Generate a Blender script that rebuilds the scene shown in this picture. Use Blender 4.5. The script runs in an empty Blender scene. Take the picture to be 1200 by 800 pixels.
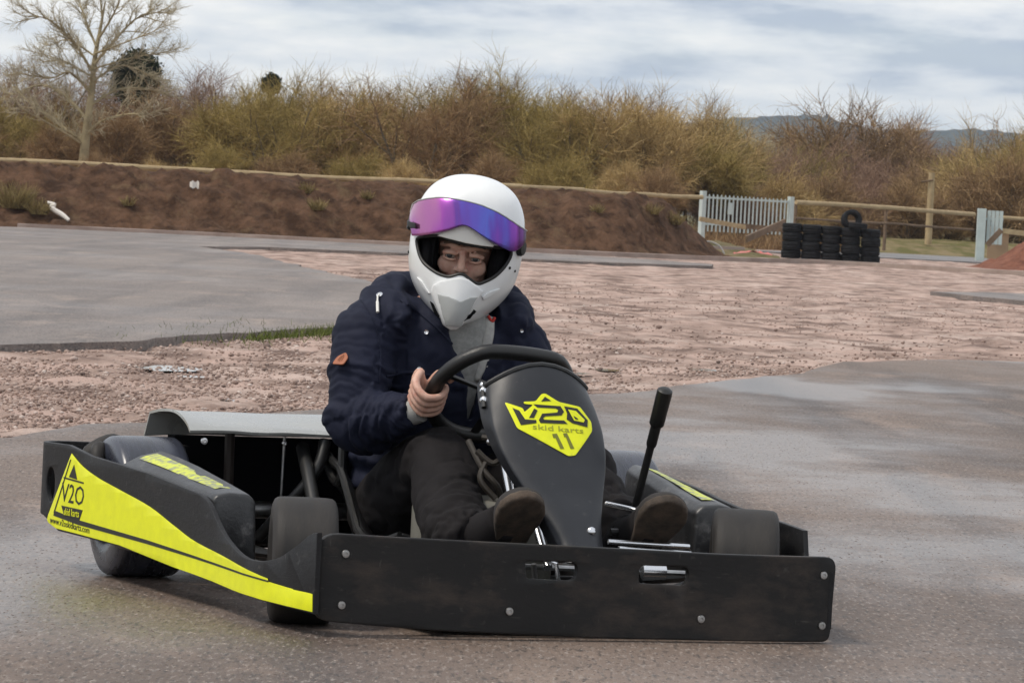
import bpy, bmesh, math, random
from math import sin, cos, pi, radians, sqrt, atan, atan2
from mathutils import Vector, Matrix, noise
from mathutils.bvhtree import BVHTree

S = bpy.context.scene
S.cycles.volume_bounces = 2
COL = S.collection
# ------------------------------------------------------------------ camera
CH = 0.89
PITCH = atan(161/5200); ROLL = radians(2.9)
fw = Vector((0, cos(PITCH), -sin(PITCH))); up0 = Vector((0, sin(PITCH), cos(PITCH))); r0 = Vector((1, 0, 0))
CR = cos(ROLL)*r0 + sin(ROLL)*up0
CU = -sin(ROLL)*r0 + cos(ROLL)*up0
cam = bpy.data.cameras.new('camera'); camo = bpy.data.objects.new('camera', cam); COL.objects.link(camo)
M = Matrix.Identity(4)
for i in range(3):
    M[i][0] = CR[i]; M[i][1] = CU[i]; M[i][2] = -fw[i]
M[2][3] = CH
camo.matrix_world = M
cam.sensor_width = 36; cam.sensor_fit = 'HORIZONTAL'; cam.lens = 36*5200/1200
cam.clip_start = 0.1; cam.clip_end = 20000
cam.dof.use_dof = True; cam.dof.focus_distance = 9.6; cam.dof.aperture_fstop = 50
S.camera = camo
# ------------------------------------------------------------------ sky, sun, exposure
SUN_EL, SUN_AZ = radians(58), radians(250)      # azimuth clockwise from +Y: high, on the camera's left
W = bpy.data.worlds.new('World'); S.world = W; W.use_nodes = True
nt = W.node_tree; nt.nodes.clear()
def N(t, typ, **kw):
    n = t.nodes.new(typ)
    for k, v in kw.items(): setattr(n, k, v)
    return n
out = N(nt, 'ShaderNodeOutputWorld'); bg = N(nt, 'ShaderNodeBackground'); bg.inputs[1].default_value = 0.125
sky = N(nt, 'ShaderNodeTexSky', sky_type='NISHITA', sun_disc=False); sky.sun_elevation = SUN_EL; sky.sun_rotation = SUN_AZ
tc = N(nt, 'ShaderNodeTexCoord')
mp = N(nt, 'ShaderNodeMapping'); mp.inputs['Scale'].default_value = (17, 17, 76); mp.inputs['Location'].default_value = (3.3, 0.4, 0.6)
nt.links.new(tc.outputs['Generated'], mp.inputs[0])
n1 = N(nt, 'ShaderNodeTexNoise'); n1.inputs['Scale'].default_value = 1.0; n1.inputs['Detail'].default_value = 7; n1.inputs['Roughness'].default_value = 0.60; n1.inputs['Distortion'].default_value = 0.0
nt.links.new(mp.outputs[0], n1.inputs[0])
r1 = N(nt, 'ShaderNodeValToRGB')
r1.color_ramp.elements[0].position = 0.37; r1.color_ramp.elements[0].color = (2.3, 2.65, 3.25, 1)
r1.color_ramp.elements[1].position = 0.63; r1.color_ramp.elements[1].color = (5.2, 5.12, 5.0, 1)
e = r1.color_ramp.elements.new(0.48); e.color = (3.8, 3.98, 4.25, 1)
nt.links.new(n1.outputs[0], r1.inputs[0])
mp2 = N(nt, 'ShaderNodeMapping'); mp2.inputs['Scale'].default_value = (9, 9, 60); mp2.inputs['Location'].default_value = (7.1, 2.0, 1.0)
nt.links.new(tc.outputs['Generated'], mp2.inputs[0])
n2 = N(nt, 'ShaderNodeTexNoise'); n2.inputs['Scale'].default_value = 1.0; n2.inputs['Detail'].default_value = 5
nt.links.new(mp2.outputs[0], n2.inputs[0])
r2 = N(nt, 'ShaderNodeValToRGB')
r2.color_ramp.elements[0].position = 0.34; r2.color_ramp.elements[0].color = (0.82,)*3 + (1,)
r2.color_ramp.elements[1].position = 0.50; r2.color_ramp.elements[1].color = (0.98,)*3 + (1,)
nt.links.new(n2.outputs[0], r2.inputs[0])
mx = N(nt, 'ShaderNodeMix', data_type='RGBA')
nt.links.new(r2.outputs[0], mx.inputs[0]); nt.links.new(sky.outputs[0], mx.inputs[6]); nt.links.new(r1.outputs[0], mx.inputs[7])
nt.links.new(mx.outputs[2], bg.inputs[0]); nt.links.new(bg.outputs[0], out.inputs[0])
sl = bpy.data.lights.new('sun', 'SUN'); sl.energy = 1.5; sl.angle = radians(14); sl.color = (1, 0.92, 0.81)
so = bpy.data.objects.new('sun', sl); COL.objects.link(so)
sd = Vector((sin(SUN_AZ)*cos(SUN_EL), cos(SUN_AZ)*cos(SUN_EL), sin(SUN_EL)))
so.rotation_euler = sd.to_track_quat('Z', 'Y').to_euler()
V = S.view_settings
V.view_transform = 'Standard'; V.look = 'None'; V.exposure = 0.76; V.gamma = 1.0; V.use_curve_mapping = False

# ------------------------------------------------------------------ materials
def setin(b, **kw):
    for k, v in kw.items(): b.inputs[k.replace('_', ' ')].default_value = v
def mat(name, c1, c2=None, scale=20.0, rough=0.6, rough2=None, bump=0.0, bscale=None, metal=0.0, spec=0.5, detail=6,
        stretch=(1, 1, 1), lo=0.35, hi=0.65, coord='Object', dirt=None, dscale=3.0, dlo=0.55, dhi=0.7, c3=None, coat=0, bdist=0.01, scratch=None):
    m = bpy.data.materials.new(name); m.use_nodes = True; t = m.node_tree; b = t.nodes['Principled BSDF']
    setin(b, Base_Color=(*c1, 1), Roughness=rough, Metallic=metal, Specular_IOR_Level=spec)
    if coat: b.inputs['Coat Weight'].default_value = coat; b.inputs['Coat Roughness'].default_value = 0.08
    tc = N(t, 'ShaderNodeTexCoord'); mp = N(t, 'ShaderNodeMapping'); mp.inputs['Scale'].default_value = stretch
    t.links.new(tc.outputs[coord], mp.inputs[0])
    colout = None
    if c2 is not None:
        n = N(t, 'ShaderNodeTexNoise'); n.inputs['Scale'].default_value = scale; n.inputs['Detail'].default_value = detail; n.inputs['Roughness'].default_value = 0.62
        t.links.new(mp.outputs[0], n.inputs[0])
        r = N(t, 'ShaderNodeValToRGB'); r.color_ramp.elements[0].position = lo; r.color_ramp.elements[0].color = (*c1, 1)
        r.color_ramp.elements[1].position = hi; r.color_ramp.elements[1].color = (*c2, 1)
        if c3 is not None:
            e = r.color_ramp.elements.new((lo+hi)/2); e.color = (*c3, 1)
        t.links.new(n.outputs[0], r.inputs[0]); colout = r.outputs[0]
        if rough2 is not None:
            mr = N(t, 'ShaderNodeMapRange'); mr.inputs[1].default_value = lo; mr.inputs[2].default_value = hi; mr.inputs[3].default_value = rough; mr.inputs[4].default_value = rough2
            t.links.new(n.outputs[0], mr.inputs[0]); t.links.new(mr.outputs[0], b.inputs['Roughness'])
    if dirt is not None:
        n = N(t, 'ShaderNodeTexNoise'); n.inputs['Scale'].default_value = dscale; n.inputs['Detail'].default_value = 9; n.inputs['Roughness'].default_value = 0.7
        t.links.new(mp.outputs[0], n.inputs[0])
        mr = N(t, 'ShaderNodeMapRange'); mr.inputs[1].default_value = dlo; mr.inputs[2].default_value = dhi; t.links.new(n.outputs[0], mr.inputs[0])
        x = N(t, 'ShaderNodeMix', data_type='RGBA'); x.inputs[7].default_value = (*dirt, 1); x.inputs[6].default_value = (*c1, 1)
        t.links.new(mr.outputs[0], x.inputs[0])
        if colout: t.links.new(colout, x.inputs[6])
        colout = x.outputs[2]
    if scratch is not None:
        for sc, st, loc in ((9, (2.5, 2.5, 26), (0, 0, 0)), (14, (9, 9, 2), (3, 1, 2)), (30, (1, 1.2, 1.5), (5, 5, 5))):
            m2 = N(t, 'ShaderNodeMapping'); m2.inputs['Scale'].default_value = st; m2.inputs['Location'].default_value = loc; m2.inputs['Rotation'].default_value = (0.15, 0.25, 0.1)
            t.links.new(tc.outputs[coord], m2.inputs[0])
            n = N(t, 'ShaderNodeTexNoise'); n.inputs['Scale'].default_value = sc; n.inputs['Detail'].default_value = 4; t.links.new(m2.outputs[0], n.inputs[0])
            mr = N(t, 'ShaderNodeMapRange'); mr.inputs[1].default_value = 0.68; mr.inputs[2].default_value = 0.80; mr.inputs[4].default_value = 0.65; t.links.new(n.outputs[0], mr.inputs[0])
            x = N(t, 'ShaderNodeMix', data_type='RGBA'); x.inputs[7].default_value = (*scratch, 1); x.inputs[6].default_value = (*c1, 1)
            t.links.new(mr.outputs[0], x.inputs[0])
            if colout: t.links.new(colout, x.inputs[6])
            colout = x.outputs[2]
    if colout: t.links.new(colout, b.inputs['Base Color'])
    if bump:
        n = N(t, 'ShaderNodeTexNoise'); n.inputs['Scale'].default_value = bscale or scale; n.inputs['Detail'].default_value = 8; n.inputs['Roughness'].default_value = 0.65
        t.links.new(mp.outputs[0], n.inputs[0])
        bu = N(t, 'ShaderNodeBump'); bu.inputs['Strength'].default_value = bump; bu.inputs['Distance'].default_value = bdist
        t.links.new(n.outputs[0], bu.inputs['Height']); t.links.new(bu.outputs[0], b.inputs['Normal'])
    return m

BLK = mat('black_plastic', (0.007, 0.007, 0.008), (0.013, 0.013, 0.0145), 9, rough=0.42, rough2=0.55, spec=0.32, bump=0.12, bscale=60, stretch=(1, 1, 2), dirt=(0.045, 0.041, 0.038), dscale=7, dlo=0.56, dhi=0.78, scratch=(0.085, 0.082, 0.08))
BLKP = mat('bumper_plastic', (0.008, 0.008, 0.0085), (0.016, 0.0152, 0.0148), 4, rough=0.46, rough2=0.62, spec=0.30, bump=0.15, bscale=50, stretch=(1, 1, 2.2), dirt=(0.070, 0.052, 0.041), dscale=3.6, dlo=0.50, dhi=0.78, bdist=0.004, scratch=(0.075, 0.068, 0.062))
FAIR = mat('fairing_plastic', (0.014, 0.0155, 0.020), (0.020, 0.022, 0.027), 9, rough=0.36, rough2=0.46, spec=0.42, bump=0.08, bscale=90, dirt=(0.05, 0.05, 0.05), dscale=11, dlo=0.60, dhi=0.85, bdist=0.003, scratch=(0.055, 0.056, 0.058))
YEL = mat('yellow_vinyl', (0.80, 0.84, 0.010), (0.72, 0.76, 0.012), 30, rough=0.4, spec=0.4, dirt=(0.42, 0.42, 0.06), dscale=24, dlo=0.66, dhi=0.85)
YELF = mat('faded_yellow_vinyl', (0.55, 0.60, 0.06), (0.20, 0.21, 0.19), 45, rough=0.5, lo=0.45, hi=0.62)
INK = mat('black_vinyl', (0.015, 0.016, 0.010), rough=0.5)
INKF = mat('faint_ink', (0.33, 0.35, 0.02), rough=0.5)
INKM = mat('number_ink', (0.16, 0.17, 0.015), rough=0.5)
RUB = mat('tyre_rubber', (0.014, 0.0125, 0.0118), (0.030, 0.027, 0.025), 7, rough=0.55, rough2=0.7, spec=0.35, bump=0.25, bscale=55, stretch=(5, 1, 1), bdist=0.003, dirt=(0.06, 0.048, 0.04), dscale=9, dlo=0.58, dhi=0.8)
RUBS = mat('scrubbed_sheen_rubber', (0.022, 0.024, 0.032), (0.050, 0.056, 0.080), 4, rough=0.22, rough2=0.34, bump=0.2, bscale=50, stretch=(6, 1, 1), spec=0.7, bdist=0.002)  # worn rubber; the sky's blue sheen is put into its base colour
GRIP = mat('grip_rubber', (0.010, 0.010, 0.010), rough=0.38, bump=0.15, bscale=300)
CHR = mat('chrome', (0.72, 0.73, 0.75), rough=0.25, metal=1)
ZINC = mat('zinc', (0.50, 0.50, 0.50), (0.35, 0.35, 0.34), 60, rough=0.34, metal=1)
FRM = mat('black_frame', (0.012, 0.012, 0.012), rough=0.4)
SEATM = mat('seat_plastic', (0.010, 0.010, 0.011), rough=0.35, bump=0.05, bscale=80)
TANK = mat('tank_plastic', (0.20, 0.195, 0.17), (0.13, 0.125, 0.105), 8, rough=0.5)
COVER = mat('cover_plastic', (0.20, 0.205, 0.195), (0.32, 0.325, 0.31), 6, rough=0.18, rough2=0.34, bump=0.06, bscale=20, spec=0.9, dirt=(0.16, 0.15, 0.13), dscale=30, dlo=0.66, dhi=0.75)
PODM = mat('pod_plastic', (0.008, 0.0085, 0.0095), (0.026, 0.026, 0.028), 9, rough=0.32, rough2=0.5, bump=0.2, bscale=40, spec=0.7, dirt=(0.16, 0.155, 0.15), dscale=18, dlo=0.56, dhi=0.75, scratch=(0.2, 0.2, 0.2))
NAVY = mat('navy_cloth', (0.0075, 0.0100, 0.0250), (0.0105, 0.0135, 0.032), 8, rough=0.78, bump=0.5, bscale=420, spec=0.25, bdist=0.001)
TROU = mat('trouser_cloth', (0.008, 0.0068, 0.0075), (0.0125, 0.0108, 0.0115), 12, rough=0.85, bump=0.5, bscale=500, spec=0.2, bdist=0.001)
SWEAT = mat('grey_knit', (0.22, 0.225, 0.22), (0.29, 0.295, 0.285), 90, rough=0.9, bump=0.6, bscale=260, bdist=0.002, spec=0.2)
SWEAT2 = mat('pale_knit', (0.42, 0.42, 0.40), (0.33, 0.33, 0.32), 60, rough=0.9, bump=0.4, bscale=260, bdist=0.002, spec=0.2)
LEATH = mat('leather', (0.34, 0.11, 0.045), (0.26, 0.08, 0.035), 90, rough=0.6)
REDC = mat('red_cloth', (0.45, 0.03, 0.02), rough=0.7)
WHC = mat('white_cord', (0.75, 0.74, 0.70), rough=0.6)
SHOE = mat('shoe_canvas', (0.02, 0.017, 0.016), rough=0.8)
SOLE = mat('worn_sole', (0.030, 0.022, 0.016), (0.085, 0.06, 0.042), 26, rough=0.8, bump=0.6, bscale=90, bdist=0.004)
WHITE = mat('white_lacquer', (0.80, 0.815, 0.82), (0.76, 0.775, 0.775), 10, rough=0.26, coat=0.4)
WHITED = mat('grey_seal_and_shade', (0.40, 0.415, 0.41), rough=0.4)
BROW = mat('cream_lacquer', (0.72, 0.71, 0.66), rough=0.4)
LIN = mat('black_lining', (0.006, 0.006, 0.007), rough=0.95, spec=0.1)
TRIM = mat('rubber_trim', (0.008, 0.008, 0.008), rough=0.5)
EYEW = mat('eye_white', (0.36, 0.33, 0.30), rough=0.25)
IRIS = mat('iris', (0.02, 0.022, 0.026), rough=0.2)
HAIR = mat('brow_hair', (0.07, 0.045, 0.03), rough=0.9)
def skin_mat():
    m = mat('skin', (0.52, 0.30, 0.225), (0.62, 0.40, 0.315), 40, rough=0.5, bump=0.15, bscale=220, bdist=0.001, spec=0.4, dirt=(0.46, 0.17, 0.13), dscale=26, dlo=0.5, dhi=0.75)
    b = m.node_tree.nodes['Principled BSDF']; b.inputs['Subsurface Weight'].default_value = 0.12; b.inputs['Subsurface Radius'].default_value = (0.008, 0.003, 0.0015); b.inputs['Subsurface Scale'].default_value = 1
    return m
SKIN = skin_mat()
def visor_mat():
    m = bpy.data.materials.new('mirror_visor'); m.use_nodes = True; t = m.node_tree; b = t.nodes['Principled BSDF']
    tc = N(t, 'ShaderNodeTexCoord'); sx = N(t, 'ShaderNodeSeparateXYZ'); t.links.new(tc.outputs['Object'], sx.inputs[0])
    n = N(t, 'ShaderNodeTexNoise'); n.inputs['Scale'].default_value = 9; n.inputs['Detail'].default_value = 2; n.inputs['Distortion'].default_value = 0.4
    mp = N(t, 'ShaderNodeMapping'); mp.inputs['Scale'].default_value = (3.5, 0.3, 0.5); t.links.new(tc.outputs['Object'], mp.inputs[0]); t.links.new(mp.outputs[0], n.inputs[0])  # upright bands imitating reflections, put into the coating colour
    ad = N(t, 'ShaderNodeMath', operation='MULTIPLY_ADD'); ad.inputs[1].default_value = 0.16; t.links.new(n.outputs[0], ad.inputs[0]); t.links.new(sx.outputs[0], ad.inputs[2])
    mr = N(t, 'ShaderNodeMapRange'); mr.inputs[1].default_value = -0.055; mr.inputs[2].default_value = 0.205; t.links.new(ad.outputs[0], mr.inputs[0])
    r = N(t, 'ShaderNodeValToRGB'); cr = r.color_ramp
    cr.elements[0].position = 0; cr.elements[0].color = (0.52, 0.22, 0.38, 1); cr.elements[1].position = 1; cr.elements[1].color = (0.03, 0.008, 0.04, 1)
    for p, c in ((0.14, (0.40, 0.10, 0.42)), (0.30, (0.17, 0.07, 0.34)), (0.44, (0.14, 0.10, 0.46)), (0.56, (0.11, 0.14, 0.52)), (0.68, (0.13, 0.07, 0.38)), (0.82, (0.25, 0.06, 0.36)), (0.92, (0.10, 0.02, 0.14))):
        x = cr.elements.new(p); x.color = (*c, 1)
    t.links.new(mr.outputs[0], r.inputs[0]); t.links.new(r.outputs[0], b.inputs['Base Color'])
    setin(b, Metallic=0.85, Roughness=0.20); return m
VIS = visor_mat()

# ------------------------------------------------------------------ helpers
def tag(o, label=None, cat=None, group=None, kind=None):
    if label: o['label'] = label
    if cat: o['category'] = cat
    if group: o['group'] = group
    if kind: o['kind'] = kind
    return o
def link(name, me, material=None, parent=None, smooth=True, angle=None):
    if material:
        me.materials.clear(); me.materials.append(material)
    if smooth:
        me.polygons.foreach_set('use_smooth', [True]*len(me.polygons))
        if angle: me.set_sharp_from_angle(angle=radians(angle))
    o = bpy.data.objects.new(name, me); COL.objects.link(o)
    if parent: o.parent = parent
    return o
def empty(name, loc, rz=0):
    o = bpy.data.objects.new(name, None); COL.objects.link(o); o.location = loc; o.rotation_euler = (0, 0, rz); o.empty_display_size = 0.1
    return o
def cr_spline(pts, n=6, closed=False):
    """Catmull-Rom through points of any dimension"""
    P = [list(p) for p in pts]; L = len(P); res = []
    segs = L if closed else L-1
    for i in range(segs):
        g = (lambda k: P[k % L]) if closed else (lambda k: P[max(0, min(L-1, k))])
        a, b, c, d = g(i-1), g(i), g(i+1), g(i+2)
        for j in range(n):
            t = j/n
            res.append([0.5*((2*b[k]) + (-a[k]+c[k])*t + (2*a[k]-5*b[k]+4*c[k]-d[k])*t*t + (-a[k]+3*b[k]-3*c[k]+d[k])*t**3) for k in range(len(b))])
    if not closed: res.append(P[-1])
    return res
class MB:
    def __init__(s): s.v = []; s.f = []
    def grid(s, rows, closed=False, cap=False):
        b = len(s.v); n = len(rows[0])
        for r in rows: s.v.extend([tuple(p) for p in r])
        for i in range(len(rows)-1):
            for j in range(n if closed else n-1):
                k = (j+1) % n
                s.f.append((b+i*n+j, b+i*n+k, b+(i+1)*n+k, b+(i+1)*n+j))
        if cap:
            s.f.append(tuple(b+j for j in range(n-1, -1, -1))); s.f.append(tuple(b+(len(rows)-1)*n+j for j in range(n)))
        return s
    def tube(s, pts, rad, sides=10, ry=None, cap=True, spl=0, upv=None, closed=False):
        if not isinstance(rad, (list, tuple)): rad = [rad]*len(pts)
        ry = ry or rad
        if not isinstance(ry, (list, tuple)): ry = [ry]*len(pts)
        if spl:
            q = cr_spline([list(p)+[a, b] for p, a, b in zip(pts, rad, ry)], spl, closed)
            pts = [Vector(x[:3]) for x in q]; rad = [x[3] for x in q]; ry = [x[4] for x in q]
        pts = [Vector(p) for p in pts]; rows = []; L = len(pts); side = None
        for i, p in enumerate(pts):
            if closed: d = pts[(i+1) % L]-pts[i-1]
            else: d = pts[min(L-1, i+1)]-pts[max(0, i-1)]
            d.normalize()
            if upv is not None: a = Vector(upv)
            elif side is None: a = Vector((1, 0, 0)) if abs(d.x) < 0.8 else Vector((0, 1, 0))
            else: a = side
            a = (a - d*a.dot(d)).normalized(); side = a; b = d.cross(a)
            rows.append([p + a*rad[i]*cos(2*pi*j/sides) + b*ry[i]*sin(2*pi*j/sides) for j in range(sides)])
        if closed: rows.append(rows[0])
        return s.grid(rows, True, cap and not closed)
    def ell(s, c, r, rot=None, nu=16, nv=10):
        c = Vector(c); rows = []
        for i in range(nv+1):
            t = pi*(0.02+0.96*i/nv)
            row = []
            for j in range(nu):
                p = Vector((r[0]*sin(t)*cos(2*pi*j/nu), r[1]*sin(t)*sin(2*pi*j/nu), -r[2]*cos(t)))
                if rot: p = rot @ p
                row.append(c+p)
            rows.append(row)
        return s.grid(rows, True, True)
    def box(s, x0, x1, y0, y1, z0, z1, rot=None, c=None):
        b = len(s.v)
        for z in (z0, z1):
            for x, y in ((x0, y0), (x1, y0), (x1, y1), (x0, y1)):
                p = Vector((x, y, z))
                if rot: p = rot @ p
                if c: p = p + Vector(c)
                s.v.append(tuple(p))
        for q in ((3, 2, 1, 0), (4, 5, 6, 7), (0, 1, 5, 4), (1, 2, 6, 5), (2, 3, 7, 6), (3, 0, 4, 7)): s.f.append(tuple(b+k for k in q))
        return s
    def lathe(s, prof, c, axis, sides=32, close=False):
        """prof: list of (radius, offset along axis)"""
        axis = Vector(axis).normalized(); c = Vector(c)
        a = axis.orthogonal().normalized(); b = axis.cross(a)
        rows = [[c + axis*o + (a*cos(2*pi*j/sides)+b*sin(2*pi*j/sides))*r for j in range(sides)] for r, o in prof]
        if close: rows.append(rows[0])
        return s.grid(rows, True, not close)
    def mesh(s, name, bevel=0, seg=2):
        me = bpy.data.meshes.new(name); me.from_pydata([tuple(v) for v in s.v], [], s.f); me.validate(); me.update()
        if bevel:
            bm = bmesh.new(); bm.from_mesh(me)
            es = [e for e in bm.edges if len(e.link_faces) == 2 and e.calc_face_angle(0) > 0.6]
            bmesh.ops.bevel(bm, geom=es, offset=bevel, segments=seg, affect='EDGES', profile=0.5, clamp_overlap=True)
            bm.to_mesh(me); bm.free()
        return me
    def build(s, name, material, parent=None, smooth=True, angle=40, bevel=0, seg=2):
        return link(name, s.mesh(name, bevel, seg), material, parent, smooth, angle)
def evald(me, mods):
    o = bpy.data.objects.new('temporary', me); COL.objects.link(o)
    for typ, kw in mods:
        m = o.modifiers.new('m', typ)
        for k, v in kw.items(): setattr(m, k, v)
    dg = bpy.context.evaluated_depsgraph_get()
    r = bpy.data.meshes.new_from_object(o.evaluated_get(dg))
    bpy.data.objects.remove(o); return r
def fuse(me, voxel, it=4, fac=0.5, cutter=None, decim=None):
    mods = [('REMESH', dict(mode='VOXEL', voxel_size=voxel))]
    if it: mods.append(('SMOOTH', dict(iterations=it, factor=fac)))
    r = evald(me, mods)
    if cutter:
        c = bpy.data.objects.new('cutter', cutter); COL.objects.link(c)
        r = evald(r, [('BOOLEAN', dict(operation='DIFFERENCE', object=c, solver='EXACT')), ('REMESH', dict(mode='VOXEL', voxel_size=voxel)), ('SMOOTH', dict(iterations=it, factor=fac))])
        bpy.data.objects.remove(c)
    return r
def displace(me, fn):
    ns = [v.normal.copy() for v in me.vertices]
    for v, n in zip(me.vertices, ns):
        v.co = v.co + n*fn(v.co, n)
    me.update()
def bvh(me, mtx=None):
    vs = [(mtx @ v.co) if mtx else v.co.copy() for v in me.vertices]
    return BVHTree.FromPolygons(vs, [tuple(p.vertices) for p in me.polygons])
def rounded(pts, r=0.03, n=5):
    """round the corners of a closed 2-D polygon; r may be a list"""
    L = len(pts); res = []
    for i in range(L):
        p = Vector(pts[i]); a = Vector(pts[i-1]); b = Vector(pts[(i+1) % L])
        rr = r[i] if isinstance(r, (list, tuple)) else r
        if rr <= 0: res.append(tuple(p)); continue
        d1 = min(rr, (a-p).length*0.45); d2 = min(rr, (b-p).length*0.45)
        s0 = p+(a-p).normalized()*d1; s1 = p+(b-p).normalized()*d2
        for k in range(n+1):
            t = k/n; res.append(tuple(s0*(1-t)**2 + p*2*t*(1-t) + s1*t*t))
    return res
def plate2d(outline, holes=(), thick=0.01, bevel=0.002, cuts=(), cuts_y=()):
    """flat plate in XY, centred on z=0, from outlines (curve fill handles holes)"""
    cu = bpy.data.curves.new('plate', 'CURVE'); cu.dimensions = '2D'; cu.fill_mode = 'BOTH'
    cu.extrude = max(thick/2-bevel, 0.0); cu.bevel_depth = bevel; cu.bevel_resolution = 1; cu.offset = -bevel
    for poly in [outline]+list(holes):
        sp = cu.splines.new('POLY'); sp.points.add(len(poly)-1)
        for q, p in zip(sp.points, poly): q.co = (p[0], p[1], 0, 1)
        sp.use_cyclic_u = True
    o = bpy.data.objects.new('temporary', cu); COL.objects.link(o)
    dg = bpy.context.evaluated_depsgraph_get(); me = bpy.data.meshes.new_from_object(o.evaluated_get(dg)); bpy.data.objects.remove(o)
    bm = bmesh.new(); bm.from_mesh(me); bmesh.ops.remove_doubles(bm, verts=bm.verts, dist=1e-5)
    for c in cuts: bmesh.ops.bisect_plane(bm, geom=bm.verts[:]+bm.edges[:]+bm.faces[:], plane_co=(c, 0, 0), plane_no=(1, 0, 0))
    for c in cuts_y: bmesh.ops.bisect_plane(bm, geom=bm.verts[:]+bm.edges[:]+bm.faces[:], plane_co=(0, c, 0), plane_no=(0, 1, 0))
    bmesh.ops.recalc_face_normals(bm, faces=bm.faces)
    bm.to_mesh(me); bm.free(); return me
def mapv(me, fn):
    for v in me.vertices: v.co = fn(v.co)
    me.update(); return me
def text2d(s, size, thick=0.001, align='CENTER', shear=0, wide=1.0):
    cu = bpy.data.curves.new('lettering', 'FONT'); cu.body = s; cu.size = size; cu.align_x = align; cu.extrude = thick/2; cu.shear = shear; cu.resolution_u = 2
    o = bpy.data.objects.new('temporary', cu); COL.objects.link(o)
    dg = bpy.context.evaluated_depsgraph_get(); me = bpy.data.meshes.new_from_object(o.evaluated_get(dg)); bpy.data.objects.remove(o)
    return mapv(me, lambda c: Vector((c.x*wide, c.y, c.z)))
def lerp_table(tb, x):
    if x <= tb[0][0]: return tb[0][1]
    for (a, b), (c, d) in zip(tb, tb[1:]):
        if x <= c: return b+(d-b)*(x-a)/(c-a)
    return tb[-1][1]
def fbm(p, o=4): return noise.fractal(Vector(p), 0.8, 2.1, o)
def smooth01(a, b, x):
    t = max(0, min(1, (x-a)/(b-a))); return t*t*(3-2*t)
random.seed(7)
# ================================================================== ground
def struct(name, me, m, smooth=True, angle=None):
    return tag(link(name, me, m, None, smooth, angle), kind='structure')
def asphalt(name, c1, c2, c3, dust, wet, scale=0.35):
    """worn asphalt: large dry/damp patches, tyre-swept streaks along Y, aggregate speckle"""
    m = bpy.data.materials.new(name); m.use_nodes = True; t = m.node_tree; b = t.nodes['Principled BSDF']
    tc = N(t, 'ShaderNodeTexCoord')
    def nz(scale, det, stretch=(1, 1, 1), loc=(0, 0, 0), rough=0.6, dist=0.0):
        mp = N(t, 'ShaderNodeMapping'); mp.inputs['Scale'].default_value = stretch; mp.inputs['Location'].default_value = loc
        n = N(t, 'ShaderNodeTexNoise'); n.inputs['Scale'].default_value = scale; n.inputs['Detail'].default_value = det; n.inputs['Roughness'].default_value = rough; n.inputs['Distortion'].default_value = dist
        t.links.new(tc.outputs['Object'], mp.inputs[0]); t.links.new(mp.outputs[0], n.inputs[0]); return n.outputs[0]
    def ramp(v, lo, hi):
        mr = N(t, 'ShaderNodeMapRange'); mr.inputs[1].default_value = lo; mr.inputs[2].default_value = hi; t.links.new(v, mr.inputs[0]); return mr.outputs[0]
    def mixc(f, a, c):
        x = N(t, 'ShaderNodeMix', data_type='RGBA'); t.links.new(f, x.inputs[0])
        for i, q in ((6, a), (7, c)):
            if isinstance(q, tuple): x.inputs[i].default_value = (*q, 1)
            else: t.links.new(q, x.inputs[i])
        return x.outputs[2]
    big = ramp(nz(scale, 6, (1.0, 0.55, 1)), 0.38, 0.62)
    col = mixc(big, c1, c2)
    sw = ramp(nz(0.9, 5, (1.6, 0.10, 1), (3, 1, 0), 0.6, 0.6), 0.44, 0.66); col = mixc(sw, col, c3)
    du = ramp(nz(1.7, 8, (1, 0.30, 1), (5, 2, 0), 0.7), 0.54, 0.74); col = mixc(du, col, dust)
    sp = ramp(nz(95, 3, (1, 0.18, 1)), 0.54, 0.68); 
    x = N(t, 'ShaderNodeMix', data_type='RGBA'); x.inputs[0].default_value = 1; x.blend_type = 'MIX'
    spm = N(t, 'ShaderNodeMath', operation='MULTIPLY'); spm.inputs[1].default_value = 0.5; t.links.new(sp, spm.inputs[0])
    col = mixc(spm.outputs[0], col, (0.34, 0.30, 0.27))
    dk = ramp(nz(80, 3, (1, 0.18, 1), (4, 4, 4)), 0.52, 0.68); dm = N(t, 'ShaderNodeMath', operation='MULTIPLY'); dm.inputs[1].default_value = 0.7; t.links.new(dk, dm.inputs[0])
    col = mixc(dm.outputs[0], col, (0.02, 0.018, 0.017))
    t.links.new(col, b.inputs['Base Color'])
    wv = ramp(nz(0.55, 5, (1, 0.5, 1), (1.5, 7, 2), 0.6), 0.45, 0.62)
    rr = N(t, 'ShaderNodeMapRange'); rr.inputs[3].default_value = 0.72; rr.inputs[4].default_value = wet; t.links.new(wv, rr.inputs[0]); t.links.new(rr.outputs[0], b.inputs['Roughness'])
    bu = N(t, 'ShaderNodeBump'); bu.inputs['Strength'].default_value = 0.6; bu.inputs['Distance'].default_value = 0.006
    t.links.new(nz(75, 5, (1, 0.3, 1)), bu.inputs['Height'])
    bu2 = N(t, 'ShaderNodeBump'); bu2.inputs['Strength'].default_value = 0.4; bu2.inputs['Distance'].default_value = 0.02
    t.links.new(nz(9, 5, loc=(2, 2, 2)), bu2.inputs['Height']); t.links.new(bu.outputs[0], bu2.inputs['Normal']); t.links.new(bu2.outputs[0], b.inputs['Normal'])
    return m
ASP1 = asphalt('track_asphalt', (0.118, 0.086, 0.068), (0.172, 0.127, 0.101), (0.066, 0.049, 0.041), (0.26, 0.188, 0.145), 0.30)
ASP2 = asphalt('dusty_asphalt', (0.165, 0.137, 0.122), (0.215, 0.180, 0.160), (0.120, 0.102, 0.094), (0.32, 0.25, 0.205), 0.55)
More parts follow.
